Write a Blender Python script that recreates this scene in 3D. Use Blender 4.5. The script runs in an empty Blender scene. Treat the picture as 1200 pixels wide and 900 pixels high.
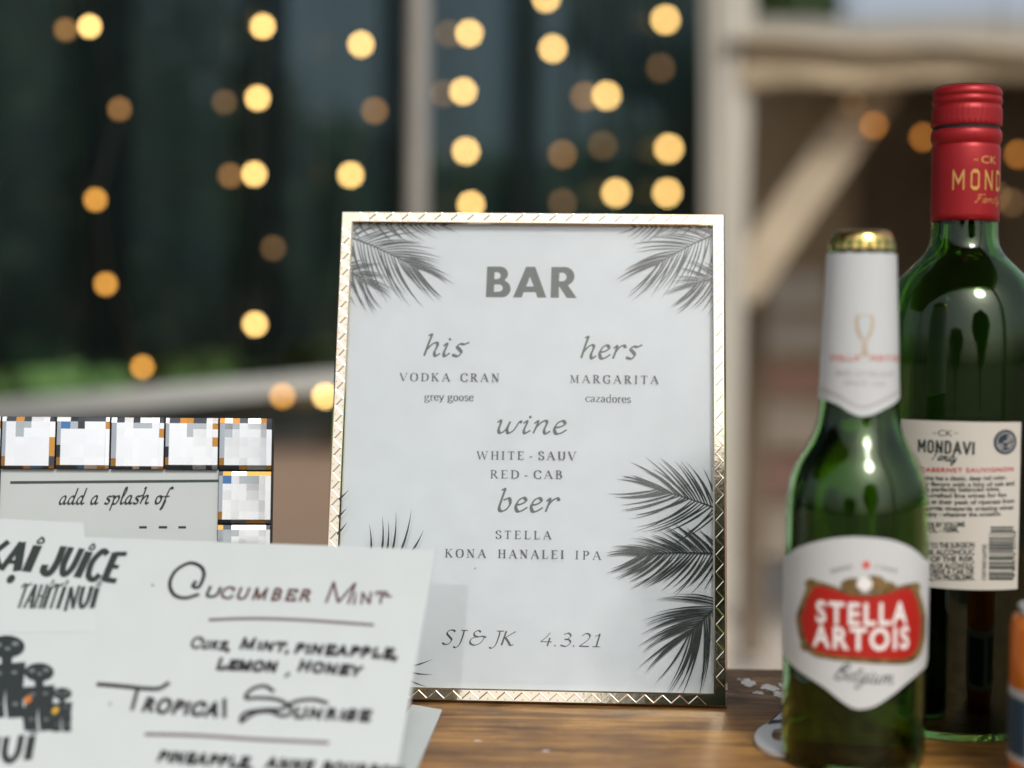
import bpy, bmesh, math, random
from mathutils import Vector, Matrix

R = math.radians
random.seed(7)
scene = bpy.context.scene

# ------------------------------------------------------------------ camera
CAM_LOC = Vector((0.0, 0.0, 0.205))
FPX = 1875.0                                    # 50 mm on a 32 mm wide sensor, 1200 px wide
CAM_ROT = Matrix.Rotation(R(90 - 2.0), 3, 'X') @ Matrix.Rotation(R(0.642), 3, 'Z')
cd = bpy.data.cameras.new('camera')
cam = bpy.data.objects.new('camera', cd)
scene.collection.objects.link(cam)
cam.matrix_world = Matrix.Translation(CAM_LOC) @ CAM_ROT.to_4x4()
cd.sensor_fit = 'HORIZONTAL'
cd.sensor_width = 32.0
cd.lens = 50.0
cd.clip_start = 0.02
cd.clip_end = 3000
cd.dof.use_dof = True
cd.dof.focus_distance = 0.875
cd.dof.aperture_fstop = 2.55
cd.dof.aperture_blades = 0
scene.camera = cam

# ------------------------------------------------------------------ world, sun, exposure
SUN_EL, SUN_AZ = 47.0, 165.0                    # azimuth clockwise from +Y: behind the camera, to its right
w = bpy.data.worlds.new('World')
scene.world = w
w.use_nodes = True
nt = w.node_tree
sky = nt.nodes.new('ShaderNodeTexSky')
sky.sky_type = 'NISHITA'
sky.sun_disc = False
sky.sun_elevation = R(SUN_EL)
sky.sun_rotation = R(SUN_AZ)
sky.air_density = 1.0
sky.dust_density = 5.0
sky.ozone_density = 1.0
bg = nt.nodes['Background']
bg.inputs['Strength'].default_value = 0.12
hsv = nt.nodes.new('ShaderNodeHueSaturation')       # thin high cloud: paler, less blue
hsv.inputs['Saturation'].default_value = 0.5
hsv.inputs['Value'].default_value = 1.1
nt.links.new(sky.outputs[0], hsv.inputs['Color'])
nt.links.new(hsv.outputs[0], bg.inputs['Color'])
sl = bpy.data.lights.new('sun', 'SUN')
sl.energy = 1.5
sl.angle = R(14)
sl.color = (1.0, 0.97, 0.92)
so = bpy.data.objects.new('sun', sl)
scene.collection.objects.link(so)
sdir = Vector((math.sin(R(SUN_AZ)) * math.cos(R(SUN_EL)), math.cos(R(SUN_AZ)) * math.cos(R(SUN_EL)), math.sin(R(SUN_EL))))
so.rotation_euler = sdir.to_track_quat('Z', 'Y').to_euler()
scene.view_settings.view_transform = 'Standard'
scene.view_settings.look = 'None'
scene.view_settings.exposure = 0.08
scene.view_settings.gamma = 1.0
scene.cycles.max_bounces = 14
scene.cycles.transmission_bounces = 12
scene.cycles.transparent_max_bounces = 12
scene.cycles.sample_clamp_indirect = 6.0
scene.cycles.use_denoising = True

# ------------------------------------------------------------------ helpers
def ray(px, py):
    return (CAM_ROT @ Vector(((px - 600) / FPX, -(py - 450) / FPX, -1.0)))

def at(px, py, y):
    d = ray(px, py)
    return CAM_LOC + d * (y / d.y)

def on_z(px, py, z):
    d = ray(px, py)
    return CAM_LOC + d * ((z - CAM_LOC.z) / d.z)

def link(o, parent=None):
    scene.collection.objects.link(o)
    if parent is not None:
        o.parent = parent
    return o

def tag(o, label=None, cat=None, group=None, kind=None):
    if label: o['label'] = label
    if cat: o['category'] = cat
    if group: o['group'] = group
    if kind: o['kind'] = kind
    return o

def empty(name, mat4, label, cat, group=None):
    o = bpy.data.objects.new(name, None)
    o.empty_display_size = 0.02
    link(o)
    o.matrix_world = mat4
    return tag(o, label, cat, group)

class MB:
    def __init__(s):
        s.v, s.f, s.m = [], [], []
    def add(s, vs, fs, mi=0):
        b = len(s.v)
        s.v += [tuple(v) for v in vs]
        s.f += [tuple(b + i for i in f) for f in fs]
        s.m += [mi] * len(fs)
    def box(s, x0, x1, y0, y1, z0, z1, mi=0):
        s.add([(x0,y0,z0),(x1,y0,z0),(x1,y1,z0),(x0,y1,z0),(x0,y0,z1),(x1,y0,z1),(x1,y1,z1),(x0,y1,z1)],
              [(3,2,1,0),(4,5,6,7),(0,1,5,4),(1,2,6,5),(2,3,7,6),(3,0,4,7)], mi)
    def lathe(s, prof, n=64, cap0=True, cap1=True, mi=0):
        b = len(s.v)
        for (z, r) in prof:
            for k in range(n):
                a = 2 * math.pi * k / n
                s.v.append((r * math.cos(a), r * math.sin(a), z))
        for i in range(len(prof) - 1):
            for k in range(n):
                k2 = (k + 1) % n
                s.f.append((b + i*n + k, b + i*n + k2, b + (i+1)*n + k2, b + (i+1)*n + k)); s.m.append(mi)
        if cap0: s.f.append(tuple(b + k for k in reversed(range(n)))); s.m.append(mi)
        if cap1: s.f.append(tuple(b + (len(prof)-1)*n + k for k in range(n))); s.m.append(mi)
    def tube(s, pts, r, n=8, mi=0):
        pts = [Vector(p) for p in pts]
        b = len(s.v)
        for i, p in enumerate(pts):
            d = (pts[min(i+1, len(pts)-1)] - pts[max(i-1, 0)]).normalized()
            a = d.cross(Vector((0.31, 0.95, 0.07))).normalized()
            c = d.cross(a)
            rr = r[i] if isinstance(r, (list, tuple)) else r
            for k in range(n):
                t = 2*math.pi*k/n
                s.v.append(tuple(p + a*rr*math.cos(t) + c*rr*math.sin(t)))
        for i in range(len(pts)-1):
            for k in range(n):
                k2 = (k+1) % n
                s.f.append((b+i*n+k, b+i*n+k2, b+(i+1)*n+k2, b+(i+1)*n+k)); s.m.append(mi)
        s.f.append(tuple(b+k for k in reversed(range(n)))); s.m.append(mi)
        s.f.append(tuple(b+(len(pts)-1)*n+k for k in range(n))); s.m.append(mi)
    def build(s, name, mats, parent=None, smooth=False, bevel=0, fix=False):
        me = bpy.data.meshes.new(name)
        me.from_pydata(s.v, [], s.f)
        if not isinstance(mats, (list, tuple)): mats = [mats]
        for m in mats: me.materials.append(m)
        me.polygons.foreach_set('material_index', s.m)
        if fix:
            bm = bmesh.new(); bm.from_mesh(me)
            bmesh.ops.remove_doubles(bm, verts=bm.verts, dist=1e-6)
            bmesh.ops.recalc_face_normals(bm, faces=bm.faces)
            bm.to_mesh(me); bm.free()
        if smooth:
            me.shade_smooth()
            me.set_sharp_from_angle(angle=R(40))
        o = bpy.data.objects.new(name, me)
        link(o, parent)
        if bevel:
            md = o.modifiers.new('bevel', 'BEVEL'); md.width = bevel; md.segments = 3
            md.limit_method = 'ANGLE'; md.angle_limit = R(40)
            me.shade_smooth()
            o.modifiers.new('wn', 'WEIGHTED_NORMAL')
        return o

def catmull(pts, n=6):
    out = []
    P = [Vector((p[0], p[1])) for p in pts]
    P = [P[0]*2 - P[1]] + P + [P[-1]*2 - P[-2]]
    for i in range(1, len(P)-2):
        a, b, c, d = P[i-1], P[i], P[i+1], P[i+2]
        for k in range(n):
            t = k / n
            out.append(0.5*((2*b) + (c-a)*t + (2*a-5*b+4*c-d)*t*t + (3*b-a-3*c+d)*t*t*t))
    out.append(P[-2])
    return out

def smooth_profile(pr, n=5):
    return [(p.x, max(p.y, 0.0)) for p in catmull(pr, n)]

# ------------------------------------------------------------------ materials
def mat(name, col, rough=0.5, metal=0.0, var=0.0, vscale=20.0, vstretch=(1,1,1), bump=0.0, bscale=200.0, **kw):
    m = bpy.data.materials.new(name)
    m.use_nodes = True
    n, l = m.node_tree.nodes, m.node_tree.links
    b = n['Principled BSDF']
    b.inputs['Base Color'].default_value = (*col, 1)
    b.inputs['Roughness'].default_value = rough
    b.inputs['Metallic'].default_value = metal
    for k, v in kw.items():
        b.inputs[k.replace('_', ' ')].default_value = v
    if var or bump:
        tc = n.new('ShaderNodeTexCoord'); mp = n.new('ShaderNodeMapping')
        mp.inputs['Scale'].default_value = vstretch
        l.new(tc.outputs['Object'], mp.inputs['Vector'])
    if var:
        nz = n.new('ShaderNodeTexNoise'); nz.inputs['Scale'].default_value = vscale
        nz.inputs['Detail'].default_value = 6
        l.new(mp.outputs[0], nz.inputs['Vector'])
        rp = n.new('ShaderNodeValToRGB')
        rp.color_ramp.elements[0].position = 0.3; rp.color_ramp.elements[1].position = 0.7
        rp.color_ramp.elements[0].color = (*[c*(1-var) for c in col], 1)
        rp.color_ramp.elements[1].color = (*[min(1, c*(1+var)) for c in col], 1)
        l.new(nz.outputs['Fac'], rp.inputs['Fac'])
        l.new(rp.outputs['Color'], b.inputs['Base Color'])
    if bump:
        n2 = n.new('ShaderNodeTexNoise'); n2.inputs['Scale'].default_value = bscale
        n2.inputs['Detail'].default_value = 5
        l.new(mp.outputs[0], n2.inputs['Vector'])
        bp = n.new('ShaderNodeBump'); bp.inputs['Strength'].default_value = bump
        bp.inputs['Distance'].default_value = 0.001
        l.new(n2.outputs['Fac'], bp.inputs['Height'])
        l.new(bp.outputs['Normal'], b.inputs['Normal'])
    return m

def emit(name, col, strength):
    m = bpy.data.materials.new(name); m.use_nodes = True
    b = m.node_tree.nodes['Principled BSDF']
    b.inputs['Base Color'].default_value = (*col, 1)
    b.inputs['Emission Color'].default_value = (*col, 1)
    b.inputs['Emission Strength'].default_value = strength
    return m

def pane_mat(name, boost):
    # thin clear pane: see-through with a fresnel mirror reflection
    m = bpy.data.materials.new(name); m.use_nodes = True
    n, l = m.node_tree.nodes, m.node_tree.links
    n.remove(n['Principled BSDF'])
    fr = n.new('ShaderNodeFresnel'); fr.inputs['IOR'].default_value = 1.5
    mu = n.new('ShaderNodeMath'); mu.operation = 'MULTIPLY'; mu.inputs[1].default_value = boost; mu.use_clamp = True
    tr = n.new('ShaderNodeBsdfTransparent'); tr.inputs['Color'].default_value = (0.97, 0.985, 0.975, 1)
    gl = n.new('ShaderNodeBsdfGlossy'); gl.inputs['Roughness'].default_value = 0.01
    mx = n.new('ShaderNodeMixShader')
    l.new(fr.outputs[0], mu.inputs[0]); l.new(mu.outputs[0], mx.inputs[0])
    l.new(tr.outputs[0], mx.inputs[1]); l.new(gl.outputs[0], mx.inputs[2])
    l.new(mx.outputs[0], n['Material Output'].inputs['Surface'])
    return m

M = {}
M['paper'] = mat('white_paper', (0.70, 0.725, 0.79), 0.7, var=0.03, vscale=60, bump=0.05, bscale=900)
M['card'] = mat('card_paper', (0.52, 0.575, 0.585), 0.55, var=0.02, vscale=40, bump=0.05, bscale=700)
M['card_white'] = mat('pasted_paper', (0.54, 0.595, 0.605), 0.4)
M['ink'] = mat('print_ink', (0.018, 0.03, 0.028), 0.6)
M['ink_grey'] = mat('grey_print', (0.04, 0.06, 0.052), 0.6)
M['palm'] = mat('palm_print', (0.010, 0.020, 0.018), 0.6, var=0.35, vscale=120)
M['marker'] = mat('marker_ink', (0.008, 0.005, 0.009), 0.5)
M['marker_brown'] = mat('marker_brown', (0.075, 0.018, 0.015), 0.5)
M['marker_grey'] = mat('marker_thin', (0.14, 0.10, 0.12), 0.5)
M['gold'] = mat('gold_metal', (0.78, 0.69, 0.54), 0.06, 1.0, bump=0.02, bscale=300)
M['back'] = mat('black_backing', (0.02, 0.018, 0.016), 0.8)
M['pane'] = pane_mat('clear_pane', 1.25)
def sheer(name, col, rough, thru):
    m = mat(name, col, rough, var=0.3, vscale=3, bump=0.2, bscale=30)
    n, l = m.node_tree.nodes, m.node_tree.links
    n['Principled BSDF'].inputs['Specular IOR Level'].default_value = 0.3
    tr = n.new('ShaderNodeBsdfTransparent'); tr.inputs[0].default_value = (0.84, 0.95, 0.96, 1)
    mx = n.new('ShaderNodeMixShader'); mx.inputs[0].default_value = thru
    l.new(n['Principled BSDF'].outputs[0], mx.inputs[1]); l.new(tr.outputs[0], mx.inputs[2])
    l.new(mx.outputs[0], n['Material Output'].inputs['Surface'])
    return m
M['curtain'] = sheer('black_sheer_curtain', (0.008, 0.020, 0.021), 0.40, 0.38)
M['dark_metal'] = mat('dark_green_paint', (0.012, 0.020, 0.018), 0.5)
M['post'] = mat('pale_post', (0.58, 0.54, 0.46), 0.6, var=0.06, vscale=4)
M['pole'] = mat('grey_pole', (0.33, 0.31, 0.28), 0.5, var=0.1, vscale=4)
M['rail'] = mat('white_rail', (0.62, 0.64, 0.60), 0.6, var=0.06, vscale=4)
M['canvas'] = mat('beige_canvas', (0.42, 0.335, 0.22), 0.85, var=0.12, vscale=3, bump=0.3, bscale=20)
M['dark_cloth'] = mat('dark_brown_cloth', (0.20, 0.155, 0.105), 0.9, var=0.2, vscale=2)
M['wire'] = mat('dark_wire', (0.02, 0.025, 0.02), 0.6)
# ------------------------------------------------------------------ lettering: pen strokes turned into thin ink ribbons
# stroke: kind (l straight, c curve, s serif) + points + optional @width
def parse(tbl):
    out = {}
    for line in tbl.strip().split('\n'):
        ch, adv, rest = line.strip().split(' ', 2)
        st = []
        for s in rest.split(';'):
            t = s.split()
            w = None
            if t[-1][0] == '@': w = float(t.pop()[1:])
            st.append((t[0], [tuple(float(q) for q in p.split(',')) for p in t[1:]], w))
        out[ch] = (float(adv), st)
    return out

CAPS = parse("""
A .95 l .1,.02 .46,1 @.055; l .46,1 .84,.02 @.15; l .24,.36 .68,.36 @.05; s .02,.02 .24,.02; s .7,.02 .98,.02
B .78 l .2,.02 .2,.98 @.15; c .2,.98 .45,.97 .6,.76 .45,.54 .2,.53; c .2,.53 .5,.52 .68,.27 .5,.03 .2,.02; s .04,.02 .2,.02; s .04,.98 .2,.98
C .85 c .78,.72 .7,.92 .5,1 .2,.85 .1,.5 .2,.15 .5,0 .7,.06 .8,.24; l .78,.7 .78,.96 @.04
D .9 l .2,.02 .2,.98 @.15; c .2,.98 .5,.97 .76,.8 .83,.5 .76,.2 .5,.03 .2,.02; s .04,.02 .2,.02; s .04,.98 .2,.98
E .8 l .2,.02 .2,.98 @.15; l .2,.97 .7,.97 @.06; l .2,.52 .56,.52 @.06; l .2,.03 .72,.03 @.06; s .04,.02 .2,.02; s .04,.98 .2,.98; l .7,.97 .7,.78 @.04; l .73,.03 .74,.24 @.04
G .9 c .78,.76 .7,.93 .5,1 .2,.85 .1,.5 .2,.15 .5,0 .72,.06 .76,.12; l .76,.12 .76,.42 @.14; l .52,.42 .8,.42 @.05
H .95 l .2,.02 .2,.98 @.15; l .76,.02 .76,.98 @.15; l .2,.52 .76,.52 @.05; s .04,.02 .36,.02; s .04,.98 .36,.98; s .6,.02 .92,.02; s .6,.98 .92,.98
I .45 l .2,.02 .2,.98 @.15; s .04,.02 .36,.02; s .04,.98 .36,.98
J .5 c .32,.98 .32,.25 .22,.0 .05,.06; s .16,.98 .48,.98
K .95 l .2,.02 .2,.98 @.15; l .72,.96 .2,.45 @.05; l .36,.6 .78,.03 @.15; s .04,.02 .36,.02; s .04,.98 .36,.98; s .62,.02 .94,.02; s .58,.98 .86,.98
L .75 l .2,.02 .2,.98 @.15; l .2,.03 .68,.03 @.06; l .69,.03 .7,.28 @.04; s .04,.02 .2,.02; s .04,.98 .36,.98
M 1.1 l .18,.02 .2,.98 @.06; l .2,.98 .55,.06 @.15; l .55,.06 .88,.98 @.05; l .88,.98 .9,.02 @.15; s .04,.02 .32,.02; s .74,.02 1.06,.02; s .06,.98 .2,.98; s .88,.98 1.04,.98
N .98 l .18,.02 .18,.98 @.06; l .18,.98 .78,.02 @.16; l .78,.02 .78,.98 @.06; s .04,.02 .32,.02; s .02,.98 .2,.98; s .64,.98 .92,.98
O .95 c .47,1 .2,.88 .1,.5 .2,.12 .47,0 .74,.12 .84,.5 .74,.88 .47,1
P .75 l .2,.02 .2,.98 @.15; c .2,.98 .48,.97 .66,.74 .48,.48 .2,.46; s .04,.02 .36,.02; s .04,.98 .2,.98
R .88 l .2,.02 .2,.98 @.15; c .2,.98 .46,.97 .62,.75 .46,.53 .2,.51; l .4,.51 .74,.03 @.15; s .04,.02 .36,.02; s .04,.98 .2,.98; s .66,.02 .9,.02
S .68 c .58,.78 .5,.95 .32,1 .12,.86 .14,.66 .34,.52 .56,.38 .58,.14 .36,0 .16,.05 .08,.24; l .58,.76 .58,.96 @.04; l .08,.26 .08,.03 @.04
T .8 l .4,.02 .4,.98 @.15; l .06,.97 .74,.97 @.06; l .06,.97 .05,.76 @.04; l .74,.97 .75,.76 @.04; s .24,.02 .56,.02
U .92 c .2,.98 .2,.3 .3,.06 .48,0 .66,.06 .76,.3 .76,.98; s .04,.98 .36,.98; s .62,.98 .9,.98
V .92 l .1,.98 .46,.0 @.15; l .46,.0 .82,.98 @.05; s .0,.98 .26,.98; s .68,.98 .94,.98
W 1.3 l .1,.98 .38,.0 @.14; l .38,.0 .64,.9 @.05; l .62,.98 .9,.0 @.14; l .9,.0 1.18,.98 @.05; s .0,.98 .24,.98; s 1.04,.98 1.28,.98
Y .9 l .1,.98 .45,.45 @.14; l .45,.45 .8,.98 @.05; l .45,.45 .45,.02 @.14; s .3,.02 .6,.02; s .0,.98 .24,.98; s .68,.98 .92,.98
a .52 c .1,.5 .14,.62 .28,.66 .38,.52 .38,.1 .5,.06; c .38,.4 .16,.3 .08,.14 .18,.0 .38,.12
c .5 c .44,.52 .36,.64 .24,.64 .1,.48 .09,.26 .2,.04 .34,.02 .46,.14
d .58 c .42,.56 .28,.65 .12,.52 .08,.28 .18,.02 .32,.02 .43,.12; l .44,1 .44,.02 @.12; s .34,.99 .44,.99; s .44,.02 .56,.02
e .5 c .1,.38 .42,.39 .38,.6 .26,.66 .1,.5 .09,.24 .22,.02 .36,.03 .46,.16
g .54 c .25,.65 .1,.56 .1,.38 .25,.26 .38,.38 .38,.56 .25,.65; c .2,.27 .08,.16 .16,.06 .42,.02 .48,-.14 .3,-.27 .08,-.2 .1,-.06 .22,.02; l .36,.62 .52,.62 @.06
i .3 l .15,.02 .15,.62 @.12; s .03,.02 .28,.02; s .04,.62 .15,.62; l .15,.84 .15,.92 @.13
o .54 c .27,.66 .12,.54 .09,.33 .14,.1 .27,0 .41,.1 .46,.33 .41,.54 .27,.66
r .38 l .12,.02 .12,.64 @.12; c .12,.42 .22,.6 .32,.65 .38,.6; s .02,.02 .26,.02; s .02,.63 .12,.63
s .42 c .34,.52 .28,.64 .16,.64 .08,.52 .16,.38 .34,.26 .34,.08 .2,0 .07,.12
y .54 l .06,.64 .26,.04 @.12; c .46,.64 .26,.04 .16,-.2 .06,-.24; s .0,.64 .16,.64; s .36,.64 .54,.64
z .46 l .06,.63 .4,.63 @.06; l .4,.63 .06,.03 @.12; l .06,.03 .42,.03 @.06
- .42 l .04,.34 .34,.34 @.08
, .3 c .12,.06 .14,-.02 .06,-.18
. .3 l .1,.02 .12,.06 @.14
""")
SCRIPT = parse("""
a .52 c .36,.44 .22,.5 .08,.34 .06,.12 .16,0 .28,.1 .36,.46; c .36,.46 .34,.12 .4,0 .5,.1
b .5 c 0,.93 .08,1 .1,.9 .08,.4 .08,.1 .18,0 .32,.08 .38,.28 .3,.47 .14,.4
d .54 c .36,.4 .22,.5 .08,.34 .06,.12 .16,0 .28,.1 .36,.4 .4,1; c .39,.9 .36,.4 .35,.1 .42,0 .52,.1
e .45 c .06,.24 .2,.27 .32,.38 .23,.5 .1,.42 .05,.2 .14,.01 .28,.03 .42,.16
f .42 c .42,.9 .32,1 .22,.85 .15,.4 .08,-.15 .0,-.36; c .0,-.36 .1,-.3 .16,.0 .2,.2; l .02,.44 .36,.46 @.06
h .55 c 0,.92 .08,1 .1,.9 .08,.5 .05,0; c .07,.22 .2,.44 .32,.5 .38,.4 .35,.14 .42,0 .54,.1
i .29 c 0,.38 .08,.48 .1,.38 .08,.12 .14,0 .27,.12; l .12,.68 .17,.76 @.09
l .28 c .04,.3 .18,.7 .16,1 .08,.9 .06,.4 .07,.08 .14,0 .26,.1
n .56 c 0,.38 .08,.48 .1,.36 .06,0; c .08,.2 .2,.43 .31,.5 .37,.4 .35,.14 .42,0 .54,.1
o .48 c .24,.5 .09,.4 .06,.16 .18,0 .33,.1 .36,.32 .24,.5; c .24,.5 .34,.42 .46,.46
p .52 c 0,.38 .08,.48 .1,.36 .05,-.42; c .08,.2 .2,.44 .33,.48 .4,.3 .3,.03 .16,0 .08,.08
r .42 c 0,.38 .08,.48 .1,.36 .06,0; c .08,.2 .18,.42 .3,.5 .36,.46 .38,.4
s .46 c .48,.54 .34,.46 .2,.47 .13,.37 .22,.27 .31,.15 .24,.01 .04,.05
w .74 c 0,.4 .07,.49 .1,.38 .1,.12 .18,0 .3,.12 .37,.46; c .37,.46 .35,.15 .42,0 .55,.12 .64,.44 .72,.42
S .62 c .62,.9 .47,1 .26,.96 .18,.76 .34,.55 .5,.34 .42,.06 .2,0 .02,.1
J .5 c .42,1 .4,.5 .32,0 .16,-.2 .0,-.16; l .24,.99 .62,.99 @.07
K .74 l .2,1 .1,0 @.12; c .72,.98 .4,.7 .16,.5; c .22,.54 .44,.25 .58,.03 .76,.05
& .9 c .84,.56 .66,.14 .36,-.02 .1,.12 .12,.42 .4,.56; c .56,.9 .4,1 .22,.88 .24,.66 .46,.56; c .46,.56 .7,.6 .92,.54
4 .66 c .42,1 .25,.65 .02,.32; l .02,.32 .6,.32 @.07; l .46,.62 .42,0 @.12
3 .56 c .08,.88 .28,1 .44,.82 .36,.6 .16,.53; c .16,.53 .42,.48 .5,.25 .32,.01 .02,.08
2 .58 c .06,.82 .24,1 .46,.86 .4,.5 .03,.03; l .03,.03 .54,.03 @.09
1 .5 c .1,.8 .24,.87 .32,1; l .32,1 .28,0 @.12; l .08,.02 .46,.02 @.06
. .3 l .08,.01 .12,.07 @.13
""")

def ribbon(mb, pts, wfun, nrm, z0, cap=False):
    """flat ribbon along 2-D pts; wfun(direction) is the pen width; z climbs a hair along it so nothing is coplanar"""
    L, Rr = [], []
    n = len(pts)
    for i, p in enumerate(pts):
        d = (pts[min(i+1, n-1)] - pts[max(i-1, 0)])
        if d.length < 1e-9: d = Vector((1, 0))
        d.normalize()
        t = i / max(1, n-1)
        h = 0.5 * wfun(d, t)
        q = Vector((-d.y, d.x)) * h
        if cap and i == 0: p = p - d * h * 0.7
        if cap and i == n-1: p = p + d * h * 0.7
        L.append(p + q); Rr.append(p - q)
    vs, fs = [], []
    for i in range(n):
        z = z0 + i * 4e-7
        vs += [nrm(L[i].x, L[i].y, z), nrm(Rr[i].x, Rr[i].y, z)]
    for i in range(n-1):
        fs.append((2*i+1, 2*i+3, 2*i+2, 2*i))
    mb.add(vs, fs)

def layout(font, text, track=0.0, space=0.5, small=None):
    """list of strokes in em units"""
    x, out = 0.0, []
    for ch in text:
        if ch == ' ':
            x += space + track; continue
        k = 1.0
        key = ch
        if small and ch.islower():
            k = small; key = ch.upper() if ch != 'i' else 'i'
        adv, st = font[key]
        for (kind, pts, w) in st:
            out.append((kind, [(x + a*k, b*k) for a, b in pts], w))
        x += adv*k + track
    return out

def ink(mb, strokes, pen, pL, pR, height, nrm, tw=0.14, tmin=0.05, phi=0.0, slant=0.0, jitter=0.0, serif=0.045, bold=1.0):
    """strokes fitted between baseline points pL and pR (2-D, metres); pen: nib / mono / serif"""
    pL, pR = Vector(pL), Vector(pR)
    st = []
    for (kind, pts, w) in strokes:
        if kind == 's' and pen == 'mono': continue
        st.append((kind, [(a + slant*b, b) for a, b in pts], w))
    xs = [p[0] for s in st for p in s[1]]
    x0, x1 = min(xs), max(xs)
    ex = (pR - pL); sx = ex.length / (x1 - x0); ex.normalize()
    ey = Vector((-ex.y, ex.x))
    z = 0.0
    for (kind, pts, w) in st:
        jx = [(random.uniform(-jitter, jitter), random.uniform(-jitter, jitter)) for _ in pts]
        q = [pL + ex*((a - x0 + j[0])*sx) + ey*((b + j[1])*height) for (a, b), j in zip(pts, jx)]
        if kind == 'c':
            q = catmull(q, 6)
        elif pen == 'mono':
            q = [q[0] + (q[-1]-q[0])*t for t in (0, .33, .66, 1)] if len(q) == 2 else q
        if kind == 's':
            wf = lambda d, t: serif*height
        elif pen == 'mono':
            wf = lambda d, t: tw*height
        elif w is not None:
            wf = lambda d, t, w=w: w*height*bold
        else:
            def wf(d, t):
                a = math.atan2(d.dot(ey), d.dot(ex))
                return max(tmin, tw*abs(math.sin(a - phi)))*height*bold
        ribbon(mb, q, wf, nrm, z, cap=(pen == 'mono'))
        z += 2e-5

def poly(mb, pts, nrm, z=0.0):
    mb.add([nrm(a, b, z) for a, b in pts], [tuple(range(len(pts)))])

def poly_fan(mb, pts, nrm, z=0.0):
    cx = sum(p[0] for p in pts)/len(pts); cy = sum(p[1] for p in pts)/len(pts)
    n = len(pts)
    mb.add([nrm(cx, cy, z)] + [nrm(a, b, z) for a, b in pts], [(0, 1+i, 1+(i+1) % n) for i in range(n)])

def disc(mb, c, rx, ry, nrm, z=0.0, n=20, rot=0.0):
    poly_fan(mb, [(c[0] + rx*math.cos(t)*math.cos(rot) - ry*math.sin(t)*math.sin(rot),
                   c[1] + rx*math.cos(t)*math.sin(rot) + ry*math.sin(t)*math.cos(rot)) for t in [2*math.pi*k/n for k in range(n)]], nrm, z)

def outline_fill(mb, splines, nrm, z=0.0, cut=0):
    """filled 2-D outlines with holes, via a curve object"""
    cu = bpy.data.curves.new('outline', 'CURVE'); cu.dimensions = '2D'; cu.fill_mode = 'BOTH'
    for pts in splines:
        sp = cu.splines.new('POLY'); sp.points.add(len(pts)-1)
        for p, q in zip(sp.points, pts): p.co = (q[0], q[1], 0, 1)
        sp.use_cyclic_u = True
    o = bpy.data.objects.new('outline', cu); scene.collection.objects.link(o)
    curve_to(mb, o, nrm, z, cut=cut)
    bpy.data.objects.remove(o); bpy.data.curves.remove(cu)

def curve_to(mb, o, nrm, z, f=lambda a, b: (a, b), cut=0):
    dg = bpy.context.evaluated_depsgraph_get(); dg.update()
    me = bpy.data.meshes.new_from_object(o.evaluated_get(dg))
    if cut:                                   # slice wide letters so they follow a round bottle
        bm = bmesh.new(); bm.from_mesh(me)
        xs = [v.co.x for v in bm.verts]; x = min(xs) + cut
        while x < max(xs):
            bmesh.ops.bisect_plane(bm, geom=bm.verts[:] + bm.edges[:] + bm.faces[:], plane_co=(x, 0, 0), plane_no=(1, 0, 0))
            x += cut
        bm.to_mesh(me); bm.free()
    vs = [nrm(*f(v.co.x, v.co.y), z) for v in me.vertices]
    fs = [tuple(p.vertices) for p in me.polygons]
    # make every face look the same way as +z of the flat lettering
    fs = [t if me.polygons[i].normal.z >= 0 else tuple(reversed(t)) for i, t in enumerate(fs)]
    mb.add(vs, fs)
    bpy.data.meshes.remove(me)

def sans(mb, text, pL, pR, height, nrm, bold=0.0, z=0.0, slant=0.0, track=1.0, cut=0):
    """built-in sans lettering fitted between two baseline points, cap height given"""
    cu = bpy.data.curves.new('text', 'FONT'); cu.body = text; cu.size = 1.0
    cu.offset = bold; cu.resolution_u = 3; cu.shear = slant; cu.space_character = track
    o = bpy.data.objects.new('text', cu); scene.collection.objects.link(o)
    dg = bpy.context.evaluated_depsgraph_get(); dg.update()
    me = bpy.data.meshes.new_from_object(o.evaluated_get(dg))
    xs = [v.co.x for v in me.vertices]
    x0, x1 = min(xs), max(xs); bpy.data.meshes.remove(me)
    pL, pR = Vector(pL), Vector(pR); ex = pR - pL; sx = ex.length/(x1-x0); ex.normalize(); ey = Vector((-ex.y, ex.x))
    def f(a, b):
        p = pL + ex*((a-x0)*sx) + ey*(b/0.70*height); return (p.x, p.y)
    curve_to(mb, o, nrm, z, f, cut)
    bpy.data.objects.remove(o); bpy.data.curves.remove(cu)

def clip_box(mb, u0, u1, v0, v1, ax=(0, 2)):
    """cut flat artwork at a rectangle (local axes ax)"""
    me = bpy.data.meshes.new('t'); me.from_pydata(mb.v, [], mb.f)
    bm = bmesh.new(); bm.from_mesh(me); bpy.data.meshes.remove(me)
    for a, val, s in ((ax[0], u0, -1), (ax[0], u1, 1), (ax[1], v0, -1), (ax[1], v1, 1)):
        co = [0, 0, 0]; co[a] = val; no = [0, 0, 0]; no[a] = s
        bmesh.ops.bisect_plane(bm, geom=bm.verts[:] + bm.edges[:] + bm.faces[:], plane_co=co, plane_no=no, clear_outer=True)
    bm.verts.index_update()
    out = MB()
    out.add([v.co[:] for v in bm.verts], [tuple(v.index for v in f.verts) for f in bm.faces])
    bm.free()
    return out

class Plane:
    """local frame of a flat thing: u right, v up, front towards -y"""
    def __init__(s, mat4):
        s.m = mat4; s.i = mat4.inverted()
    def uv(s, px, py, y=0.0):
        o = s.i @ CAM_LOC; d = s.i.to_3x3() @ ray(px, py)
        t = (y - o.y) / d.y
        p = o + d*t
        return (p.x, p.z)
    def nrm(s, front):
        return lambda a, b, z: (a, -front - z, b)
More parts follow.
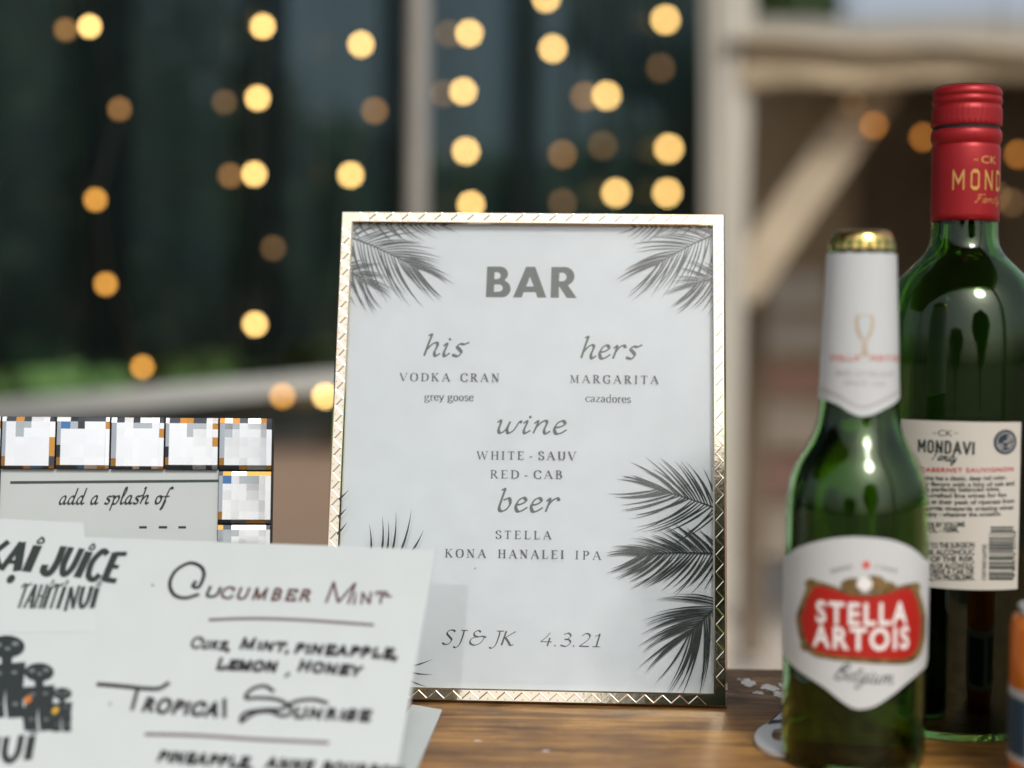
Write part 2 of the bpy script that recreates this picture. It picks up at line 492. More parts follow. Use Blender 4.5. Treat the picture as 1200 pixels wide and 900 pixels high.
# ------------------------------------------------------------------ the setting
GZ = -0.95
def ground_mat():
    m = bpy.data.materials.new('ground'); m.use_nodes = True
    n, l = m.node_tree.nodes, m.node_tree.links
    b = n['Principled BSDF']; b.inputs['Roughness'].default_value = 0.95
    tc = n.new('ShaderNodeTexCoord'); sx = n.new('ShaderNodeSeparateXYZ'); l.new(tc.outputs['Object'], sx.inputs[0])
    nz = n.new('ShaderNodeTexNoise'); nz.inputs['Scale'].default_value = 0.8; nz.inputs['Detail'].default_value = 8
    l.new(tc.outputs['Object'], nz.inputs['Vector'])
    dirt = n.new('ShaderNodeValToRGB')
    dirt.color_ramp.elements[0].color = (0.17, 0.105, 0.065, 1); dirt.color_ramp.elements[1].color = (0.34, 0.235, 0.16, 1)
    grass = n.new('ShaderNodeValToRGB')
    grass.color_ramp.elements[0].color = (0.025, 0.09, 0.005, 1); grass.color_ramp.elements[1].color = (0.085, 0.19, 0.012, 1)
    l.new(nz.outputs['Fac'], dirt.inputs['Fac']); l.new(nz.outputs['Fac'], grass.inputs['Fac'])
    ad = n.new('ShaderNodeMath'); ad.operation = 'MULTIPLY_ADD'; ad.inputs[1].default_value = 6.0
    l.new(nz.outputs['Fac'], ad.inputs[0]); l.new(sx.outputs['Y'], ad.inputs[2])
    mr = n.new('ShaderNodeMapRange'); mr.inputs['From Min'].default_value = 19; mr.inputs['From Max'].default_value = 24
    l.new(ad.outputs[0], mr.inputs['Value'])
    mr2 = n.new('ShaderNodeMapRange'); mr2.inputs['From Min'].default_value = 5.0; mr2.inputs['From Max'].default_value = 4.0   # unseen soil on the camera's side, made darker to dim reflections
    l.new(ad.outputs[0], mr2.inputs['Value'])
    soil = n.new('ShaderNodeValToRGB')
    soil.color_ramp.elements[0].color = (0.05, 0.036, 0.024, 1); soil.color_ramp.elements[1].color = (0.11, 0.08, 0.055, 1)
    l.new(nz.outputs['Fac'], soil.inputs['Fac'])
    m2 = n.new('ShaderNodeMix'); m2.data_type = 'RGBA'
    l.new(mr2.outputs['Result'], m2.inputs['Factor']); l.new(dirt.outputs['Color'], m2.inputs['A']); l.new(soil.outputs['Color'], m2.inputs['B'])
    mx = n.new('ShaderNodeMix'); mx.data_type = 'RGBA'
    l.new(mr.outputs['Result'], mx.inputs['Factor']); l.new(m2.outputs['Result'], mx.inputs['A']); l.new(grass.outputs['Color'], mx.inputs['B'])
    l.new(mx.outputs['Result'], b.inputs['Base Color'])
    return m
g = MB(); g.add([(-900, -900, 0), (900, -900, 0), (900, 900, 0), (-900, 900, 0)], [(0, 1, 2, 3)])
go = g.build('ground', ground_mat()); go.location.z = GZ; tag(go, kind='structure')
g = MB(); g.add([(0.55, 3.5, 0), (3.2, 3.5, 0), (4.2, 16, 0), (0.9, 16, 0)], [(0, 1, 2, 3)])
po = g.build('path', mat('pale_path', (0.50, 0.45, 0.38), 0.9, var=0.15, vscale=2)); po.location.z = GZ + 0.004; tag(po, kind='structure')

# --- trees: trunk, limbs and many leaf faces
leafm = mat('leaves', (0.055, 0.105, 0.03), 0.6, var=0.5, vscale=1.2)
barkm = mat('bark', (0.10, 0.07, 0.045), 0.9, var=0.3, vscale=6, bump=0.5, bscale=20)
def tree(name, loc, h, rx, rz, n, label, group=None, leaf=0.12, seed=1):
    rd = random.Random(seed)
    t = empty(name, Matrix.Translation(loc), label, 'tree', group)
    mb = MB(); mb.tube([(0,0,0),(0.05,0.03,h*0.3),(-0.03,0,h*0.6),(0,0,h*0.85)], [0.13,0.1,0.07,0.03], 10)
    for k in range(7):
        a = k*0.9; mb.tube([(0,0,h*(0.4+0.05*k)),(rx*0.35*math.cos(a),rx*0.35*math.sin(a),h*(0.5+0.05*k)),(rx*0.7*math.cos(a),rx*0.7*math.sin(a),h*(0.55+0.06*k))],[0.05,0.035,0.012],6)
    mb.build('trunk', barkm, t, smooth=True)
    mb = MB()
    def inball():
        while True:
            v = Vector((rd.uniform(-1,1), rd.uniform(-1,1), rd.uniform(-1,1)))
            if v.length < 1: return v
    cl = [inball()*.9 for _ in range(60)]
    for k in range(n):
        p = (rd.choice(cl) + inball()*.24) if k % 3 else inball()*.95
        p = Vector((p.x*rx, p.y*rx, h - rz + p.z*rz))
        a = Vector((rd.gauss(0,1), rd.gauss(0,1), rd.gauss(0,1))).normalized()
        b = a.cross(Vector((rd.gauss(0,1), rd.gauss(0,1), rd.gauss(0,1)))).normalized()
        L = leaf*rd.uniform(.6, 1.3)
        mb.add([p - a*L, p + b*L*.45, p + a*L, p - b*L*.45], [(0, 1, 2, 3)])
    mb.build('crown', leafm, t)
    return t
tree('leafy_tree', Vector((1.85, -8.5, GZ)), 5.25, 2.2, 2.0, 17000, 'broad leafy tree standing opposite the bar, mirrored in the glass', seed=3)
tree('leafy_tree', Vector((-6.0, -13.0, GZ)), 4.2, 2.8, 1.7, 6000, 'lower leafy tree farther off, opposite the bar on the left', seed=5)
tree('leafy_tree', Vector((1.35, 11.5, GZ)), 4.2, 1.0, 0.75, 4000, 'green tree top showing above the beige canopy', seed=8)

for (px, yy, hh, rx, n, lab) in ((-60,13,5.0,1.7,5000,'tall dark tree added to block sky behind the black curtain at the left edge'),(170,14,4.6,1.5,5000,'dark tree added to block sky behind the curtain behind the leftmost lights'),
        (390,15,3.15,1.5,4500,'lower rounded tree added to block sky behind the curtain left of the pole'),(600,16,3.0,1.6,4500,'low bushy tree added to block sky behind the curtain above the sign'),(790,17,3.6,1.6,4500,'dark tree added to block sky behind the curtain beside the white tent leg')):
    p = at(px, 400, yy)  # trees added so low sky does not glow through the sheer curtain
    tree('leafy_tree', Vector((p.x, yy, GZ)), hh, rx, hh*.46, n, lab, 'trees added behind the curtain', seed=int(px)+100)

# --- black side curtain of the tent, running from near left to far right
CA, CB = at(-140, 400, 2.3), at(838, 400, 6.0)
def curtain_pt(px):
    y = 1.0/(1/2.3 + (px + 140)/978.0*(1/6.0 - 1/2.3))
    return at(px, 400, y)
cv = MB(); nx, nz = 260, 14
dirv = (CB - CA); dirv.z = 0; dirv.normalize(); nv = Vector((dirv.y, -dirv.x, 0))
for j in range(nz+1):
    for i in range(nx+1):
        t = -0.28 + 1.28*i/nx; p = CA.lerp(CB, t)
        f = 0.020*math.sin(t*75 + 1.5*math.sin(t*19)) + 0.012*math.sin(t*163 + j*.12)
        z0 = 0.118 + 0.19*t
        z = z0 + (2.6 - z0)*j/nz
        q = p + nv*f
        cv.v.append((q.x, q.y, z))
for j in range(nz):
    for i in range(nx):
        b = j*(nx+1)+i; cv.f.append((b, b+1, b+nx+2, b+nx+1)); cv.m.append(0)
bt = empty('bar_tent', Matrix.Translation((0, 0, 0)), 'black fabric tent side wall in soft folds behind the lights, with an added unseen roof', 'tent')
co = cv.build('side_curtain', M['curtain'], bt, smooth=True)
md = co.modifiers.new('thick', 'SOLIDIFY'); md.thickness = 0.003
rf = MB()
for j in range(13):
    for i in range(13):
        x, y = -3.2 + 4.2*i/12, 0.02 + 1.45*j/12
        rf.v.append((x, y, 1.42 + .25*math.sin(math.pi*j/12)*math.sin(math.pi*i/12)))
for j in range(12):
    for i in range(12):
        q = j*13+i; rf.f.append((q, q+1, q+14, q+13)); rf.m.append(0)
ro = rf.build('roof', mat('shade_roof', (0.16, 0.16, 0.15), 0.8), bt, smooth=True)  # roof out of view, added and sized to block light from above
s = ro.modifiers.new('thick', 'SOLIDIFY'); s.thickness = 0.004
for x, y in ((-3.15, .06), (0.95, .06)):
    mb = MB(); mb.box(x-.03, x+.03, y-.03, y+.03, GZ+.001, 1.415); mb.build('tent_leg', M['pole'], bt)  # legs out of view, added to carry that roof

# second cloth strips added to darken the curtain in fold bands
for a, b in ((70,128),(258,312),(432,466),(575,612)):
    mb = MB(); A, B = curtain_pt(a), curtain_pt(b); n = 12
    for j in range(2):
        for i in range(n+1):
            p = A.lerp(B, i/n) + nv*(0.045 + 0.012*math.sin(i*1.3)); mb.v.append((p.x, p.y, (0.13, 2.55)[j]))
    for i in range(n): mb.f.append((i, i+1, n+2+i, n+1+i)); mb.m.append(0)
    o = mb.build('fold_band_strip', M['curtain'], bt, smooth=True); s = o.modifiers.new('thick', 'SOLIDIFY'); s.thickness = 0.002

# --- tent pole in front of the curtain
p0 = at(487, 380, 3.5)
e = empty('tent_pole', Matrix.Translation((p0.x, p0.y, GZ)), 'thin beige vertical pole standing before the black curtain, behind the sign', 'pole')
mb = MB(); mb.lathe([(0.012, 0.022), (2.2, 0.022), (3.4, 0.022)], 20); mb.build('pole_tube', M['pole'], e, smooth=True)
mb = MB(); mb.box(-0.08, 0.08, -0.08, 0.08, 0, 0.012); mb.build('base_plate', M['pole'], e)

# --- white rail below the curtain, with a dark strip under the bar
r0, r1 = at(-60, 487, 2.37), at(440, 441, 3.55)
ex = (r1 - r0); Lr = ex.length
e = empty('white_rail', Matrix.Translation((r0.x, r0.y, GZ)), 'white horizontal rail on dark posts crossing the lawn behind the crystal frame', 'rail')
def bar_between(mb, a, b, hw, hh, mi=0):
    a, b = Vector(a), Vector(b); d = (b-a).normalized(); s = d.cross(Vector((0, 0, 1))).normalized(); u = s.cross(d)
    vs = [a - s*hw - u*hh, a + s*hw - u*hh, a + s*hw + u*hh, a - s*hw + u*hh]
    vs += [v + (b-a) for v in vs]
    mb.add(vs, [(3,2,1,0),(4,5,6,7),(0,1,5,4),(1,2,6,5),(2,3,7,6),(3,0,4,7)], mi)
off = Vector((r0.x, r0.y, GZ))
mb = MB(); bar_between(mb, r0-off, r1-off, 0.014, 0.0175); mb.build('rail_bar', M['rail'], e)
mb = MB(); bar_between(mb, r0-off+Vector((0,.03,-0.0585)), r1-off+Vector((0,.03,-0.0585)), 0.004, 0.038); mb.build('dark_strip', M['dark_metal'], e)
for t in (0.02, 0.425, 0.99):
    q = r0.lerp(r1, t) - off
    mb = MB(); bar_between(mb, (q.x, q.y-0.035, 0), (q.x, q.y-0.035, q.z+0.06), 0.012, 0.012); mb.build('rail_post', M['dark_metal'], e)

# --- string lights: strands of bulbs before the curtain
bulbm = [emit('bulb_bright', (1.0, 0.62, 0.20), 14.0), emit('bulb_warm', (1.0, 0.46, 0.08), 6.0), emit('bulb_dim_and_reflection', (1.0, 0.50, 0.16), 1.6), emit('bulb_faint_and_reflection', (0.9, 0.5, 0.2), 0.6), emit('bulb_amber', (1.0, 0.36, 0.05), 3.2)]  # dim and faint kinds also imitate bulb reflections in the curtain
socket = mat('socket', (0.03, 0.03, 0.03), 0.5)
strands = [
 ('leftmost string of warm bulbs, hanging in front of the black curtain', [(84,-80,0),(105,31,0),(140,128,2),(112,234,1),(124,333,1),(167,430,1)]),
 ('string of small faint bulbs imitating reflections beside the leftmost string of lights', [(70,-60,3),(77,35,2)]),
 ('string of bulbs hanging midway between the left picture edge and the beige pole', [(309,-60,0),(308,31,0),(302,115,0),(298,204,0),(320,291,3),(299,380,0),(331,464,1)]),
 ('faint string of bulbs imitating reflections just left of a brighter string, far from the pole', [(258,-40,3),(263,120,3),(270,206,2)]),
 ('string of bulbs nearest the beige pole on its left side', [(425,-60,0),(423,52,0),(439,130,2),(411,205,0),(381,464,0)]),
 ('string of bulbs nearest the beige pole on its right side', [(551,-50,0),(550,39,0),(543,107,0),(546,177,0),(552,240,0)]),
 ('faint string of bulbs imitating reflections right beside the pole, above the sign', [(520,-30,3),(526,40,3),(520,110,3)]),
 ('string of bulbs hanging above the word BAR on the sign', [(640,-2,0),(648,57,0),(659,181,2),(659,238,3)]),
 ('string of mixed bright and dim bulbs above the right half of the sign', [(690,-60,0),(685,113,2),(711,112,0),(706,171,3),(722,226,0)]),  # dim disc just left of a bright bulb imitates its reflection
 ('string of bulbs nearest the white tent leg, above the top right corner of the sign', [(778,-60,0),(780,23,0),(774,80,3),(784,174,0),(782,226,0)]),
]
def strand(name, label, pts, yfun, group, rb):
    P = [(at(px, py, yfun(px)), k) for px, py, k in pts]
    top = P[0][0].copy()
    top.z = max(top.z, 1.2)
    e = empty(name, Matrix.Translation(top), label, 'string lights', group)
    path = [top] + [p for p, k in P]
    mb = MB(); mb.tube([(p - top) + Vector((0, 0.012, 0.01)) for p in path], 0.0022, 6); mb.build('wire', M['wire'], e)
    for p, k in P:
        r = rb * p.y
        mb = MB(); mb.lathe([(-r, r*.12), (-r*.8, r*.6), (-r*.4, r*.93), (0, r), (r*.5, r*.86), (r*.85, r*.5), (r, r*.3)], 16)
        o = mb.build('bulb', bulbm[k], e, smooth=True); o.location = p - top
        mb = MB(); mb.lathe([(r*.95, r*.36), (r*1.7, r*.36)], 10); mb.build('socket', socket, o)
for lab, pts in strands:
    strand('string_light', lab, pts, lambda px: curtain_pt(px).y - 0.10, 'string lights before the black curtain', 0.0024)
strand('string_light', 'string of amber bulbs glowing in the dark tent behind the red topped bottle',
       [(1000,120,3),(1024,147,4),(1082,161,4),(1140,175,3),(1193,181,4),(1225,170,4)], lambda px: 4.66, 'string lights in the beige tent', 0.0022)
strand('string_light', 'faint string of amber bulbs lower in the tent, right of the wine bottle neck',
       [(1168,230,3),(1185,238,3),(1225,245,3)], lambda px: 4.66, 'string lights in the beige tent', 0.0022)

# --- beige canopy tent on the right
b0 = at(847, 400, 4.6)
e = empty('canopy_tent', Matrix.Translation((b0.x, b0.y, GZ)), 'beige canvas canopy tent with a white leg and diagonal brace, dark inside', 'tent')
off = Vector((b0.x, b0.y, GZ))
mb = MB(); mb.box(-0.022, 0.022, -0.022, 0.022, 0, 2.3); mb.build('tent_leg', M['post'], e, bevel=0.006)
mb = MB(); bar_between(mb, at(1036, 92, 4.75)-off, at(862, 345, 4.75)-off, 0.03, 0.062); mb.build('brace', mat('brace_cloth', (0.46, 0.38, 0.27), 0.8, var=.1, vscale=6), e, bevel=0.006)
mb = MB(); n = 48
for j in range(15):
    t = j/14
    for q in range(n):
        a = 2*math.pi*q/n; r = (0.045 + 0.028*t**1.5)*(1 + .10*math.sin(9*a + 2*t) + .05*math.sin(15*a))
        mb.v.append((r*math.cos(a)*1.0, r*math.sin(a)*.8, 0.35 + 1.95*t))
for j in range(14):
    for q in range(n):
        mb.f.append((j*n+q, j*n+(q+1) % n, (j+1)*n+(q+1) % n, (j+1)*n+q)); mb.m.append(0)
mb.build('leg_drape', mat('pale_drape', (0.47, 0.445, 0.385), 0.85, var=.06, vscale=5), e, smooth=True)
def sheet(name, quad, m, th=0.006):
    q = [p - off for p in quad]; nx = 24; mb = MB()
    for j in range(7):
        for i in range(nx+1):
            a = q[0].lerp(q[1], i/nx); b = q[3].lerp(q[2], i/nx); p = a.lerp(b, j/6)
            p = p + Vector((0, 0.012*math.sin(i*1.1+j*.4), 0.006*math.sin(i*.7)))
            mb.v.append(tuple(p))
    for j in range(6):
        for i in range(nx):
            k = j*(nx+1)+i; mb.f.append((k, k+1, k+nx+2, k+nx+1)); mb.m.append(0)
    o = mb.build(name, m, e, smooth=True); s = o.modifiers.new('thick', 'SOLIDIFY'); s.thickness = th
    return o
sheet('valance', [at(866,106,4.55), at(1420,84,4.55), at(1420,60,4.55), at(866,40,4.55)], M['canvas'])
sheet('roof', [at(850,46,4.5), at(1420,66,4.5), at(1420,14,7.5), at(850,24,7.5)], mat('grey_canvas', (0.26, 0.235, 0.19), 0.85, var=0.1, vscale=3))
sheet('back_wall', [at(850,640,7.3), at(1500,640,7.3), at(1500,40,7.3), at(850,40,7.3)], M['dark_cloth'])
sheet('inner_panel', [at(866,660,6.9), at(985,660,6.9), at(1010,60,6.9), at(866,60,6.9)], mat('brown_canvas', (0.42, 0.33, 0.21), 0.9, var=.15, vscale=3))
sheet('side_wall', [at(1480,700,4.8), at(1480,700,7.2), at(1480,0,7.2), at(1480,0,4.8)], M['dark_cloth'])
mb = MB(); q = at(884, 500, 5.4) - off; mb.box(q.x-0.035, q.x+0.035, q.y-0.03, q.y+0.03, 0.05, 1.35); mb.build('inner_post', mat('brown_post', (0.13, 0.095, 0.06), 0.8), e)

# --- stack of pale boards leaning inside the tent
b0 = at(925, 500, 6.2)
bcol = [(0.45,0.38,0.30),(0.36,0.22,0.18),(0.52,0.45,0.37),(0.40,0.24,0.19),(0.50,0.46,0.41),(0.56,0.53,0.48)]
for k, (yt, yb) in enumerate([(640,590),(578,530),(520,470),(462,424),(412,372),(362,318)]):
    z1, z0 = at(925, yt, 6.2).z, at(925, yb, 6.2).z
    mb = MB(); mb.box(-0.115, 0.125, -0.06, 0.06, 0, z0 - z1 - 0.002)
    for xx in (-0.117, 0.085): mb.box(xx, xx+0.03, -0.064, -0.0601, 0, z0-z1-0.002)
    o = mb.build('storage_box', mat('pale_box', bcol[k], 0.8, var=0.1, vscale=8), bevel=0.004)
    o.location = (b0.x, b0.y, z1)
    word = ['beige box at the bottom of the', 'brownish box second from the bottom of the', 'pale tan box third from the bottom of the',
            'pinkish brown box third from the top of the', 'light beige box second from the top of the', 'whitish box on top of the'][k]
    tag(o, word + ' stack in the tent', 'box', 'boxes stacked in the tent')
mb = MB(); h = at(925, 640, 6.2).z - GZ - 0.004
for xx in (-0.12, 0.10):
    for yy in (-0.06, 0.04): mb.box(xx, xx+0.02, yy, yy+0.02, 0, h-0.02)
mb.box(-0.13, 0.13, -0.07, 0.07, h-0.02, h-0.001)
o = mb.build('low_stand', M['post']); o.location = (b0.x, b0.y, GZ + 0.004); tag(o, 'low pale stand carrying the stack of boxes in the tent', 'stand')

# --- the bar top the things stand on
def wood_mat():
    m = bpy.data.materials.new('bar_wood'); m.use_nodes = True
    n, l = m.node_tree.nodes, m.node_tree.links
    b = n['Principled BSDF']; b.inputs['Specular IOR Level'].default_value = 0.22
    tc = n.new('ShaderNodeTexCoord')
    def noise(scale, st, det=8, rough=0.6, dist=0.0):
        mp = n.new('ShaderNodeMapping'); mp.inputs['Scale'].default_value = st; l.new(tc.outputs['Object'], mp.inputs['Vector'])
        z = n.new('ShaderNodeTexNoise'); z.inputs['Scale'].default_value = scale; z.inputs['Detail'].default_value = det
        z.inputs['Roughness'].default_value = rough; z.inputs['Distortion'].default_value = dist
        l.new(mp.outputs[0], z.inputs['Vector']); return z
    n1 = noise(9, (1, 9, 9), dist=1.2); n2 = noise(60, (1, 10, 10)); n3 = noise(7, (1, 2, 1))
    rp = n.new('ShaderNodeValToRGB'); cr = rp.color_ramp
    cr.elements[0].position = 0.25; cr.elements[0].color = (0.05, 0.019, 0.004, 1)
    cr.elements[1].position = 0.78; cr.elements[1].color = (0.60, 0.35, 0.105, 1)
    k = cr.elements.new(0.5); k.color = (0.31, 0.155, 0.040, 1)
    a = n.new('ShaderNodeMath'); a.operation = 'MULTIPLY_ADD'; a.inputs[1].default_value = 0.35
    l.new(n2.outputs['Fac'], a.inputs[0]); 
    s = n.new('ShaderNodeMath'); s.operation = 'MULTIPLY_ADD'; s.inputs[1].default_value = 0.9; s.inputs[2].default_value = -0.14
    l.new(n1.outputs['Fac'], s.inputs[0]); l.new(s.outputs[0], a.inputs[2])
    l.new(a.outputs[0], rp.inputs['Fac'])
    # worn, bleached strip along the far edge with paint flecks
    sx = n.new('ShaderNodeSeparateXYZ'); l.new(tc.outputs['Object'], sx.inputs[0])
    mr = n.new('ShaderNodeMapRange'); mr.inputs['From Min'].default_value = 0.87; mr.inputs['From Max'].default_value = 0.90
    ad = n.new('ShaderNodeMath'); ad.operation = 'MULTIPLY_ADD'; ad.inputs[1].default_value = 0.05
    l.new(n3.outputs['Fac'], ad.inputs[0]); l.new(sx.outputs['Y'], ad.inputs[2]); l.new(ad.outputs[0], mr.inputs['Value'])
    wn = noise(45, (1, 2.5, 1), det=10, rough=0.75)
    wr = n.new('ShaderNodeValToRGB'); wr.color_ramp.elements[0].position = 0.35; wr.color_ramp.elements[1].position = 0.72
    wr.color_ramp.elements[0].color = (0.07, 0.036, 0.016, 1); wr.color_ramp.elements[1].color = (0.36, 0.225, 0.115, 1)
    l.new(wn.outputs['Fac'], wr.inputs['Fac'])
    mx = n.new('ShaderNodeMix'); mx.data_type = 'RGBA'
    l.new(mr.outputs['Result'], mx.inputs['Factor']); l.new(rp.outputs['Color'], mx.inputs['A']); l.new(wr.outputs['Color'], mx.inputs['B'])
    bl = noise(22, (1, 1.8, 1), det=4); br = n.new('ShaderNodeValToRGB')
    br.color_ramp.elements[0].position = 0.36; br.color_ramp.elements[0].color = (0.55, 0.5, 0.45, 1)
    br.color_ramp.elements[1].position = 0.62; br.color_ramp.elements[1].color = (1.12, 1.1, 1.05, 1)
    l.new(bl.outputs['Fac'], br.inputs['Fac'])
    sp = n.new('ShaderNodeTexVoronoi'); sp.inputs['Scale'].default_value = 130; l.new(tc.outputs['Object'], sp.inputs['Vector'])
    sr = n.new('ShaderNodeValToRGB'); sr.color_ramp.elements[0].position = 0.08; sr.color_ramp.elements[0].color = (0.5, 0.45, 0.4, 1)
    sr.color_ramp.elements[1].position = 0.2; sr.color_ramp.elements[1].color = (1, 1, 1, 1); l.new(sp.outputs['Distance'], sr.inputs['Fac'])
    mu1 = n.new('ShaderNodeMix'); mu1.data_type = 'RGBA'; mu1.blend_type = 'MULTIPLY'; mu1.inputs['Factor'].default_value = 1.0
    mu2 = n.new('ShaderNodeMix'); mu2.data_type = 'RGBA'; mu2.blend_type = 'MULTIPLY'; mu2.inputs['Factor'].default_value = 0.45
    l.new(mx.outputs['Result'], mu1.inputs['A']); l.new(br.outputs['Color'], mu1.inputs['B'])
    l.new(mu1.outputs['Result'], mu2.inputs['A']); l.new(sr.outputs['Color'], mu2.inputs['B'])
    l.new(mu2.outputs['Result'], b.inputs['Base Color'])
    rr = n.new('ShaderNodeMapRange'); rr.inputs['To Min'].default_value = 0.36; rr.inputs['To Max'].default_value = 0.6
    l.new(n2.outputs['Fac'], rr.inputs['Value']); l.new(rr.outputs['Result'], b.inputs['Roughness'])
    bp = n.new('ShaderNodeBump'); bp.inputs['Strength'].default_value = 0.35; bp.inputs['Distance'].default_value = 0.001
    l.new(a.outputs[0], bp.inputs['Height']); l.new(bp.outputs['Normal'], b.inputs['Normal'])
    return m
woodm = wood_mat()
e = empty('bar_table', Matrix.Translation((0, 0, GZ)), 'brown wooden bar table with a worn back edge carrying the sign and bottles', 'table')
mb = MB(); mb.box(-1.0, 1.0, 0.42, 0.966, -0.04, 0.0)
o = mb.build('table_top', woodm, e, bevel=0.003); o.location.z = -GZ
for xx in (-0.93, 0.93):
    for yy in (0.47, 0.90):
        mb = MB(); mb.box(xx-0.035, xx+0.035, yy-0.035, yy+0.035, 0, -GZ-0.0405); mb.build('leg', woodm, e)
# flecks of old white paint on the worn edge
rd = random.Random(4); flm = mat('old_white_paint', (0.62, 0.61, 0.60), 0.8, var=0.25, vscale=200)
def fleck(px, py, w, h, n=22):
    c = on_z(px, py, 0.0004)
    pts = []
    for k in range(n):
        t = 2*math.pi*k/n; rr = rd.uniform(0.55, 1.1)
        p = on_z(px + w*rr*math.cos(t) + h*.8*math.sin(t), py + h*rr*math.sin(t), 0.0004); pts.append((p.x, p.y))
    fl = MB(); poly_fan(fl, pts, lambda a, b, z: (a, b, -GZ + 0.0004)); fl.build('paint_fleck', flm, e)
for f in [(877,800,12,5),(902,806,11,4.5),(914,814,9,5),(889,812,7,2.5),(868,796,5,1.5),(917,803,6,3),(640,880,6,1),(560,868,5,.8)]: fleck(*f)
# ------------------------------------------------------------------ the bar sign in its gold frame
SW, SH = 0.2231, 0.2797
sm = Matrix.Translation((0.00756, 0.864, 0.0006)) @ Matrix.Rotation(R(-2.54), 4, 'Z') @ Matrix.Rotation(R(-13.308), 4, 'X')
e = empty('picture_frame', sm, 'gold zigzag picture frame holding the BAR drinks menu with palm leaves', 'sign')
SG = Plane(sm)
RW, FD = 0.0078, 0.011                    # rail width, depth; front face at y=0
def rail_mesh(L):
    """moulding along +x from 0..L, outer edge at v=0, mitred; profile across v with an embossed zigzag"""
    mb = MB()
    prof = [(0.0, FD), (0.0, 0.0042), (0.0015, 0.0), (RW-0.0008, 0.0), (RW, 0.0008), (RW, FD)]
    n = len(prof)
    a = [(v, y, v) for v, y in prof]; b = [(L - v, y, v) for v, y in prof]
    mb.add(a + b, [(i, (i+1) % n, n + (i+1) % n, n + i) for i in range(n)] + [tuple(reversed(range(n))), tuple(range(n, 2*n))])
    # zigzag ridge and dots, standing proud of the face
    pitch = 0.0095; k = int((L - 2*RW) / pitch); x0 = (L - k*pitch)/2
    pts = []
    for i in range(k):
        pts += [(x0 + i*pitch, 0.0021), (x0 + (i+.5)*pitch, 0.0063)]
    pts.append((x0 + k*pitch, 0.0021))
    hw = 0.00034
    for (p, q) in zip(pts[:-1], pts[1:]):
        p, q = Vector(p), Vector(q); d = (q-p).normalized(); s = Vector((-d.y, d.x))*hw
        A, B, C2, D = p+s, p-s, q-s, q+s
        mb.add([(A.x,-0.00005,A.y),(B.x,-0.00005,B.y),(C2.x,-0.00005,C2.y),(D.x,-0.00005,D.y),(p.x,-0.00013,p.y),(q.x,-0.00013,q.y)],
               [(0,4,5,3),(4,1,2,5),(0,1,4),(3,5,2)])
    for i in range(k+1):
        for (dx, v) in ((0, 0.0062), (pitch*.5, 0.0023)):
            x = x0 + i*pitch + dx
            if x > L - RW - .001: continue
            r = 0.00042
            ring = [(x + r*math.cos(t), -0.00004, v + r*math.sin(t)) for t in [2*math.pi*j/8 for j in range(8)]]
            ring2 = [(x + r*.6*math.cos(t), -0.0002, v + r*.6*math.sin(t)) for t in [2*math.pi*j/8 for j in range(8)]]
            mb.add(ring + ring2, [(j, 8+j, 8+(j+1) % 8, (j+1) % 8) for j in range(8)] + [tuple(range(8, 16))])
    return mb
for (L, tr, rot) in ((SW, (-SW/2, 0, 0), 0), (SH, (SW/2, 0, 0), 90), (SW, (SW/2, 0, SH), 180), (SH, (-SW/2, 0, SH), 270)):
    o = rail_mesh(L).build('frame_rail', M['gold'], e)
    # rotate in the frame plane (about the local y axis)
    o.matrix_local = Matrix.Translation(tr) @ Matrix.Rotation(R(-rot), 4, 'Y')
mb = MB(); mb.box(-SW/2+0.002, SW/2-0.002, 0.0062, 0.0085, 0.002, SH-0.002); mb.build('backing', M['back'], e)
mb = MB()
st = [(-0.03, 0.0087, 0.2), (0.03, 0.0087, 0.2), (0.035, 0.0, 0), (-0.035, 0.0, 0)]
foot = sm.inverted() @ Vector((0.00756, 0.985, 0.0015)); 
foot = sm.inverted() @ Vector((0.006, 0.955, 0.0015))
mb.add([(-0.028, 0.0088, 0.17), (0.028, 0.0088, 0.17), (0.032, foot.y, foot.z), (-0.032, foot.y, foot.z),
        (-0.028, 0.0118, 0.17), (0.028, 0.0118, 0.17), (0.032, foot.y+.003, foot.z), (-0.032, foot.y+.003, foot.z)],
       [(3,2,1,0),(4,5,6,7),(0,1,5,4),(1,2,6,5),(2,3,7,6),(3,0,4,7)])
mb.build('easel_strut', M['back'], e)
PY = 0.0052
mb = MB(); mb.box(-SW/2+RW-0.0015, SW/2-RW+0.0015, PY, PY+0.0005, RW-0.0015, SH-RW+0.0015)
paper = mb.build('menu_sheet', M['paper'], e)
mb = MB(); mb.box(-SW/2+RW-0.0015, SW/2-RW+0.0015, 0.0022, 0.0034, RW-0.0015, SH-RW+0.0015)
mb.build('glass_pane', M['pane'], e)
pn = lambda a, b, z: (a, PY - 0.00006 - z, b)
suv = lambda px, py: SG.uv(px, py, PY)

